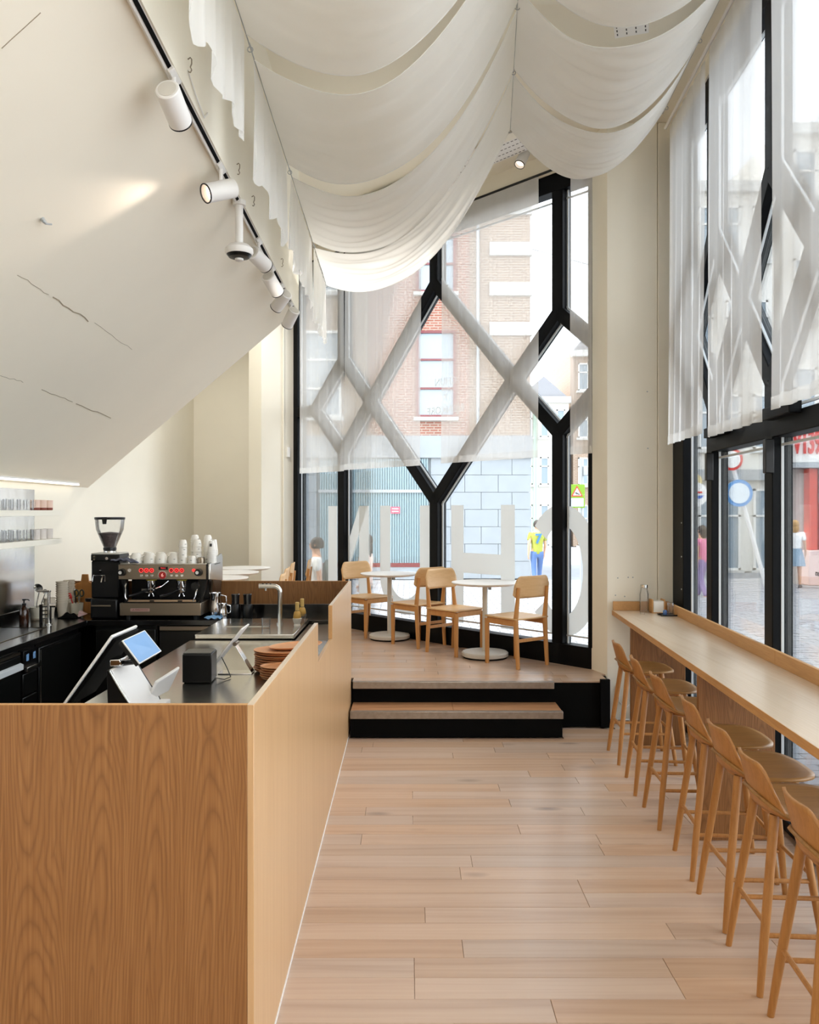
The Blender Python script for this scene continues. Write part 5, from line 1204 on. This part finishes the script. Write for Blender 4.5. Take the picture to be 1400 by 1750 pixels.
def nested(name, n, x, y, z, r0, r1, h, step, m, labf, cat, group, stripe=None, upright=False):
    src = None
    for k in range(n):
        lab = labf(k, n)
        if src is None:
            src = obj(name, lathe(B(), [(0,0),(r0,0),(r1-.001,h-.009),(r1+.004,h-.008),(r1+.004,h),(r1-.001,h),(r0-.0015,.006),(0,.006)], 22) if upright else lathe(B(), [(0,h),(r0,h),(r1,.004),(r1+.003,.003),(r1+.003,0),(r1-.001,0),(r0-.0015,h-.004),(0,h-.004)], 22), m); o = src
        else: o = src.copy(); C.objects.link(o)
        o.location = (x, y, z+k*step); tag(o, lab, cat, group)
        if k in (n-1, n-4) and stripe:
            s = obj('print_mark', prism(B(), [(-.008,-(r0+.003)-.001,h*.72),(.010,-(r0+.003)-.001,h*.72),(.010,-(r0+r1)/2-.002,h*.42),(-.008,-(r0+r1)/2-.002,h*.42)], (0,.0006,0)), stripe, o, smooth=False)
def lf(nm): return lambda k, n: (('topmost' if k == n-1 else 'bottom' if k == 0 else ordn[k]+' from the bottom'))+' paper cup in the '+nm
nested('paper_cup', 9, -1.565, 6.47, MT, .020, .031, .075, .0125, PAPER, lf('left stack on the machine'), 'cup', 'paper cups on the machine', PRINT)
nested('paper_cup', 7, -1.585, 6.585, MT, .020, .031, .075, .0125, PAPER, lf('middle stack on the machine'), 'cup', 'paper cups on the machine', PRINT)
nested('paper_cup', 8, -1.607, 6.71, MT, .025, .036, .09, .0125, PAPER, lf('rear right stack on the machine'), 'cup', 'paper cups on the machine', mat('pink_print', (206,150,150), .7))
tw_ = obj('folded_towel', sheet(B(), lambda a, b: V(((a-.5)*.20+.012*math.sin(b*9), (b-.5)*.12, .016+.018*math.sin(a*PI)*(.6+.4*math.sin(b*7+a*5))+.006*math.sin(a*23+b*4))), 26, 12), TOWEL, solid=.01, loc=(-2.235,6.44,MT+.002), rot=(0,.06,.1)); tag(tw_, 'folded grey towel on the left end of the espresso machine', 'towel')

# grinder
gd = thing('coffee_grinder', 'black coffee grinder with a clear hopper half full of beans', 'grinder', (-2.40,6.56,CZ))
g_ = lambda n, bm, m, **k: obj(n, bm, m, gd, **k)
g_('body', box(B(), -.112, .112, -.10, .12, .16, .455), BLACKP, bev=.012); g_('base', box(B(), -.105, .11, -.14, .13, 0.0005, .16), BLACKP, bev=.015)
g_('upper_band', box(B(), -.114, .114, -.102, .122, .455, .505), BLACKC, bev=.006); g_('steel_collar', lathe(B(), [(0,.505),(.05,.505),(.05,.53),(.044,.535),(0,.535)], 28), STEEL)
g_('top_plate', box(B(), -.112, .112, -.10, .12, .5055, .516), TABLEG, bev=.004)
g_('hopper', lathe(B(), [(.045,.536),(.048,.56),(.075,.625),(.105,.70),(.113,.78),(.111,.78),(.102,.70),(.072,.627),(.045,.562)], 36), GLASSC)
g_('hopper_neck', lathe(B(), [(0,.5355),(.051,.5355),(.051,.556),(.047,.558),(0,.558)], 28), BLACKP)
g_('beans', lathe(B(), [(0,.5585),(.044,.561),(.070,.626),(.089,.668),(.06,.676),(0,.682)], 32), BEANS)
g_('lid', lathe(B(), [(0,.7805),(.115,.7805),(.117,.785),(.117,.797),(.11,.80),(0,.80)], 36), BLACKP)
g_('lid_clip', prism(B(), [(-.022,-.119,.80),(.022,-.119,.80),(.014,-.119,.745),(-.014,-.119,.745)], (0,.006,0)), BLACKP)
g_('dial', cyl(B(), (.015,-.103,.475), (.015,-.112,.475), .012, n=16), CHROME)
for z in (.468, .49): g_('small_knob', cyl(B(), (-.085,-.103,z), (-.085,-.110,z), .007, n=10), STEELD)
g_('spout', cyl(B(), (-.03,-.10,.385), (-.03,-.125,.375), .012, n=14), CHROME)
g_('fork', tube(B(), [(-.075,-.10,.30),(-.075,-.16,.30),(-.07,-.16,.345),(.02,-.16,.345),(.02,-.16,.30),(.02,-.10,.30)], .005, 8), CHROME)
g_('fork_clip', tube(B(), [(-.02,-.10,.33),(-.015,-.13,.32),(-.02,-.135,.29)], .006, 8), STEELD)
g_('dose_tray', box(B(), -.09, .06, -.155, -.1405, .10, .112), STEELD, bev=.003); g_('side_cup', lathe(B(), [(0,.13),(.035,.13),(.038,.155),(0,.155)], 18, (-.14,-.05,0)), BLACKP)

# back counter small things
def jug(loc, h, r, lab):
    t = thing('milk_jug', lab, 'jug', loc, .0, 'steel milk jugs by the espresso machine')
    obj('jug_body', lathe(B(), [(0,.001),(r,.001),(r*1.04,h*.1),(r*.98,h*.45),(r*.74,h*.8),(r*.84,h),(r*.80,h),(r*.70,h*.8),(r*.9,h*.45),(r*.9,.006),(0,.006)], 28), CHROME, t)
    obj('handle', tube(B(), [(r*.8,0,h*.9),(r*1.5,0,h*.85),(r*1.55,0,h*.4),(r*.98,0,h*.3)], .006, 8), CHROME, t)
    obj('lip', prism(B(), [(-r*.8,-.012,h),(-r*.8,.012,h),(-r*1.12,0,h*1.01),(-r*.76,0,h*.86)], (.004,0,0)), CHROME, t)
jug((-1.555,6.60,CZ+.0005), .19, .052, 'tall steel milk jug right beside the espresso machine'); jug((-1.475,6.50,CZ+.0005), .115, .036, 'small steel milk jug between the tall jug and the black canisters')
for i, (x, lab) in enumerate(((-1.385,'left black canister with a slim shiny top'), (-1.29,'right black canister with a slim shiny top'))):
    t = thing('canister', lab, 'canister', (x,6.52,CZ), 0, 'black canisters beside the milk jugs')
    obj('lower_body', lathe(B(), [(0,.001),(.038,.001),(.040,.008),(.040,.10),(.036,.108),(0,.108)], 28), BLACKP, t); obj('upper_body', lathe(B(), [(0,.1085),(.029,.1085),(.031,.15),(.034,.185),(.030,.19),(0,.192)], 28), mat('gloss_black', (30,30,32), .1, spec=.8), t)
bc = obj('blue_cloth', sheet(B(), lambda a, b: V(((a-.5)*.13, (b-.5)*.09, .012+.014*math.sin(a*PI)*math.sin(b*PI)+.006*math.sin(a*17+b*11))), 18, 14), BLUEC, solid=.006, loc=(-1.54,6.44,CZ-.002)); tag(bc, 'crumpled pale blue cloth by the foot of the espresso machine', 'cloth')

# left corner of the worktop
bt = thing('pump_bottle', 'amber bottle with a black pump by the steel splashback', 'bottle', (-2.90,6.16,CZ))
obj('bottle_body', lathe(B(), [(0,.001),(.032,.001),(.033,.01),(.033,.095),(.026,.118),(.013,.13),(.013,.14),(0,.14)], 24), AMBER, bt); obj('pump', lathe(B(), [(0,.14),(.015,.14),(.015,.155),(.006,.157),(.006,.175),(.013,.176),(.013,.188),(0,.189)], 16), BLACKP, bt); obj('nozzle', tube(B(), [(0,0,.182),(.035,0,.182),(.04,0,.172)], .004, 8), BLACKP, bt)
def pot(loc, lab): 
    t = thing('utensil_pot', lab, 'pot', loc, 0, 'cream utensil pots'); obj('pot_body', lathe(B(), [(0,.001),(.046,.001),(.048,.012),(.052,.10),(.048,.10),(.044,.014),(0,.012)], 28), CREAMCER, t); obj('foot_band', lathe(B(), [(.0475,.002),(.0495,.002),(.0502,.016),(.049,.016)], 28), mat('bare_clay', (176,160,140), .7), t); return t
pot((-2.90,6.385,CZ), 'cream pot with steel ladles behind the small rinser tap'); pot((-2.715,6.68,CZ), 'cream pot with scissors and a red spatula by the grinder')
t = thing('ladle', 'steel ladle standing in the left cream pot', 'ladle', (-2.90,6.385,CZ+.015))
obj('handle', tube(B(), [(-.02,0,0),(.0,-.01,.12),(.018,-.015,.20)], .005, 8), STEEL, t); obj('bowl', lathe(B(), [(0,-.03),(.025,-.022),(.036,0),(.033,0),(.023,-.018),(0,-.026)], 22, (.015,-.02,.235), M.Rotation(1.9, 4, 'X')), STEEL, t)
t = thing('ladle', 'second slim steel spoon leaning in the left cream pot', 'spoon', (-2.89,6.39,CZ+.015))
obj('handle', tube(B(), [(-.005,0.01,0),(.02,0,.12),(.048,-.005,.19)], .004, 8), STEEL, t); obj('bowl', lathe(B(), [(0,-.012),(.016,-.006),(.02,0),(0,-.003)], 18, (.05,-.008,.205), M.Rotation(1.6, 4, 'X')), STEEL, t)
t = thing('rinser_tap', 'slim steel rinser tap with a flat top arm by the sink', 'tap', (-2.70,6.13,CZ+.0013))
obj('post', cyl(B(), (0,0,0), (0,0,.24), .011, n=16), STEEL, t); obj('arm', box(B(), -.085, .014, -.012, .012, .2405, .255), STEEL, t, bev=.003); obj('base', cyl(B(), (0,0,0.0001), (0,0,.006), .026, n=18), STEEL, t); obj('valve', cyl(B(), (.0,.01,.14), (.045,.02,.14), .016, n=14), CHROME, t)
t = thing('dish_rack', 'small dark rack with bright bars beside the rinser tap', 'rack', (-2.765,6.22,CZ))
for k in range(4): obj('rack_bar', tube(B(), [(-.03,0,.03+k*.03),(.03,0,.036+k*.03)], .005, 8), CHROME, t)
for s in (-1, 1): obj('rack_side', box(B(), s*.034-.004, s*.034+.004, -.02, .02, 0.0005, .14), BLACKP, t)
bl_ = lambda nm: lambda k, n: (('topmost' if k == n-1 else 'bottom' if k == 0 else ordn[k] if k < 11 else str(k+1)+'th')+(' from the bottom' if 0 < k < n-1 else ''))+' beige cup in the '+nm
nested('takeaway_cup', 10, -2.80, 6.60, CZ+.0005, .030, .044, .115, .0185, PAPERB, bl_('tall front stack by the wall'), 'cup', 'beige takeaway cups', upright=True)
nested('takeaway_cup', 10, -2.79, 6.715, CZ+.0005, .028, .042, .115, .0185, PAPERB, bl_('tall rear stack by the wall'), 'cup', 'beige takeaway cups', upright=True)
nested('takeaway_cup', 3, -2.845, 6.47, CZ+.0005, .030, .044, .11, .026, PAPERB, bl_('short stack behind the rinser tap'), 'cup', 'beige takeaway cups', upright=True)
t = thing('scissors', 'dark green handled scissors standing in the right cream pot', 'scissors', (-2.695,6.68,CZ+.014))
for s in (-1, 1):
    obj('grip', tube(B(), [(s*.022+.016*math.cos(a)*1.0, 0, .165+.026*math.sin(a)) for a in (2*PI*k/16 for k in range(16))], .0055, 8, closed=True), mat('dark_green_grip', (44,58,50), .5), t)
    obj('blade', prism(B(), [(s*.010,-.001*s,.14),(s*.002,-.001*s,.14),(-s*.006,-.001*s,.0),(-s*.004,-.001*s,.0)], (0,.002,0)), STEEL, t)
t = thing('spatula', 'red spatula leaning left in the right cream pot', 'spatula', (-2.73,6.68,CZ+.014)); obj('blade', lathe(B(), [(0,-.035),(.014,-.02),(.017,.01),(.008,.035),(0,.036)], 16, (-.042,0,.145), M.Rotation(-.5, 4, 'Y'), sy=.4), RED, t); obj('handle', tube(B(), [(.012,0,0),(-.028,0,.115)], .005, 8), RED, t)
t = thing('pastry_brush', 'wooden pastry brush standing in the right cream pot', 'brush', (-2.71,6.70,CZ+.014)); obj('handle', tube(B(), [(0,0,0),(.004,.0,.12)], .006, 8), BAMBOO, t); obj('brush_head', box(B(), -.018, .028, -.006, .006, .12, .19), BAMBOO, t, bev=.004)
t = thing('whisk', 'thin black tool standing behind the red spatula', 'tool', (-2.725,6.70,CZ+.014)); obj('handle', tube(B(), [(0,0,0),(-.012,0,.17)], .005, 8), BLACKP, t); obj('tip', lathe(B(), [(0,-.02),(.01,0),(0,.022)], 10, (-.013,0,.185)), WHITE, t)
o = obj('cutting_board', prism(B(), [(-2.775,6.776,CZ+.0005),(-2.60,6.776,CZ+.0005),(-2.60,6.776,1.19),(-2.655,6.776,1.215),(-2.662,6.776,1.275),(-2.712,6.776,1.275),(-2.72,6.776,1.215),(-2.775,6.776,1.19)], (0,.018,0)), wood('board_oak', (206,148,84), (190,130,70), (170,110,56), 'Z', 1.2, .5), bev=.003); tag(o, 'wooden cutting board with a stub handle leaning at the bar back', 'board')
o = obj('pink_sponge', prism(B(), [(-.04,0,0),(.035,-.01,.028),(-.025,0,.055)], (0,.05,0)), PINK, loc=(-2.60,6.50,CZ+.0005), bev=.004); tag(o, 'pale pink cleaning pad beside the grinder', 'sponge')
t = thing('black_cloth', 'black bundle of cloths at the foot of the beige cups', 'cloth', (-2.70,6.50,CZ+.003)); obj('bundle', sheet(B(), lambda a, b: V(((a-.5)*.15, (b-.5)*.09, .035*math.sin(a*PI)*math.sin(b*PI)*(1+.3*math.sin(a*13+b*7)))), 16, 12), BLACKM, t, solid=.006)

# splashback and shelves with glasses
spb = obj('splashback', prism(B(), [L(-2.989,2.5,1.018), L(-2.981,2.5,1.018), L(-2.981,6.72,1.018), L(-2.989,6.72,1.018)], (0,0,.955)), mat('splash_steel', (198,198,198), .16, metal=1, bump=.25, bscale=3)); tag(spb, 'polished steel splashback on the left wall behind the shelves', 'panel')
def shelf(z, lab):
    t = thing('wall_shelf', lab, 'shelf', (0,0,0), 0, 'cream wall shelves'); obj('shelf_board', prism(B(), [L(-2.9805,2.6,z), L(-2.66,2.6,z), L(-2.66,6.49,z), L(-2.9805,6.49,z)], (0,0,.042)), CREAM, t, bev=.002)
    obj('edge_band', prism(B(), [L(-2.6598,2.6,z+.001), L(-2.6585,2.6,z+.001), L(-2.6585,6.49,z+.001), L(-2.6598,6.49,z+.001)], (0,0,.04)), CREAM, t)
shelf(1.762, 'upper cream shelf with glasses on the left wall'); shelf(1.541, 'lower cream shelf with glasses on the left wall')
gm = thing('glass_mug', 'g', 'glass')
obj('glass', lathe(B(), [(0,0),(.034,0),(.037,.01),(.038,.078),(.035,.078),(.033,.012),(0,.01)], 22), GLASSC, gm); obj('handle', tube(B(), [(.036,0,.065),(.058,0,.062),(.062,0,.035),(.052,0,.018),(.036,0,.016)], .0045, 8), GLASSC, gm)
remember(gm); f1 = [True]
def gmug(x, y, z, lab, grp):
    if f1[0]: f1[0] = False; gm.location = (x,y,z); gm['label'] = lab; gm['group'] = grp; gm.rotation_euler = (0,0,1.2)
    else: dup(gm, (x,y,z), 1.2, lab, grp)
for z, nm in ((1.8045,'upper'), (1.5835,'lower')):
    for k in range(6):
        for r_ in range(2):
            p = L(-2.72-.11*r_, 6.03-.105*k, z)
            gmug(p.x, p.y, z, 'clear glass mug, '+('next to' if k == 0 else ordn[k]+' from')+' the tumblers, '+('front' if r_ == 0 else 'back')+' row of the '+nm+' shelf', 'glass mugs, '+('front' if r_ == 0 else 'back')+' row of the '+nm+' shelf')
GLZ1 = mat('pale_pink_glaze', (226,196,178), .5); GLZ2 = mat('rust_glaze', (120,52,34), .4); GLZ3 = mat('pale_grey_glaze', (214,206,198), .5)
for z, nm, b1_, b2_ in ((1.8045,'upper',GLZ1,GLZ2), (1.5835,'lower',GLZ3,GLZ3)):
    for k, lab in enumerate(('left','middle','right')):
        p = L(-2.72, 6.14+.115*k, z); t = thing('tumbler', ('pale pink tumbler with a rust base, ' if nm == 'upper' else 'pale grey tumbler with a small label, ')+lab+' of three on the '+nm+' shelf', 'tumbler', p, -.45, 'tumblers on the '+nm+' shelf')
        obj('tumbler_body', lathe(B(), [(.032,.018),(.0345,.02),(.0355,.078),(.033,.078),(.031,.022)], 24), b1_, t); obj('tumbler_base', lathe(B(), [(0,0),(.032,0),(.0345,.004),(.0345,.0195),(0,.0195)], 24), b2_, t)
        obj('print_line', box(B(), -.006, .012, -.0362, -.0352, .058, .0605), PRINT, t); obj('print_mark', box(B(), .004, .016, -.036, -.0348, .024, .030) if nm == 'lower' else box(B(), 0, .010, -.0362, -.0352, .045, .0465), PRINT, t)
        obj('inside', lathe(B(), [(0,.0196),(.0305,.0196)], 20), b1_, t)
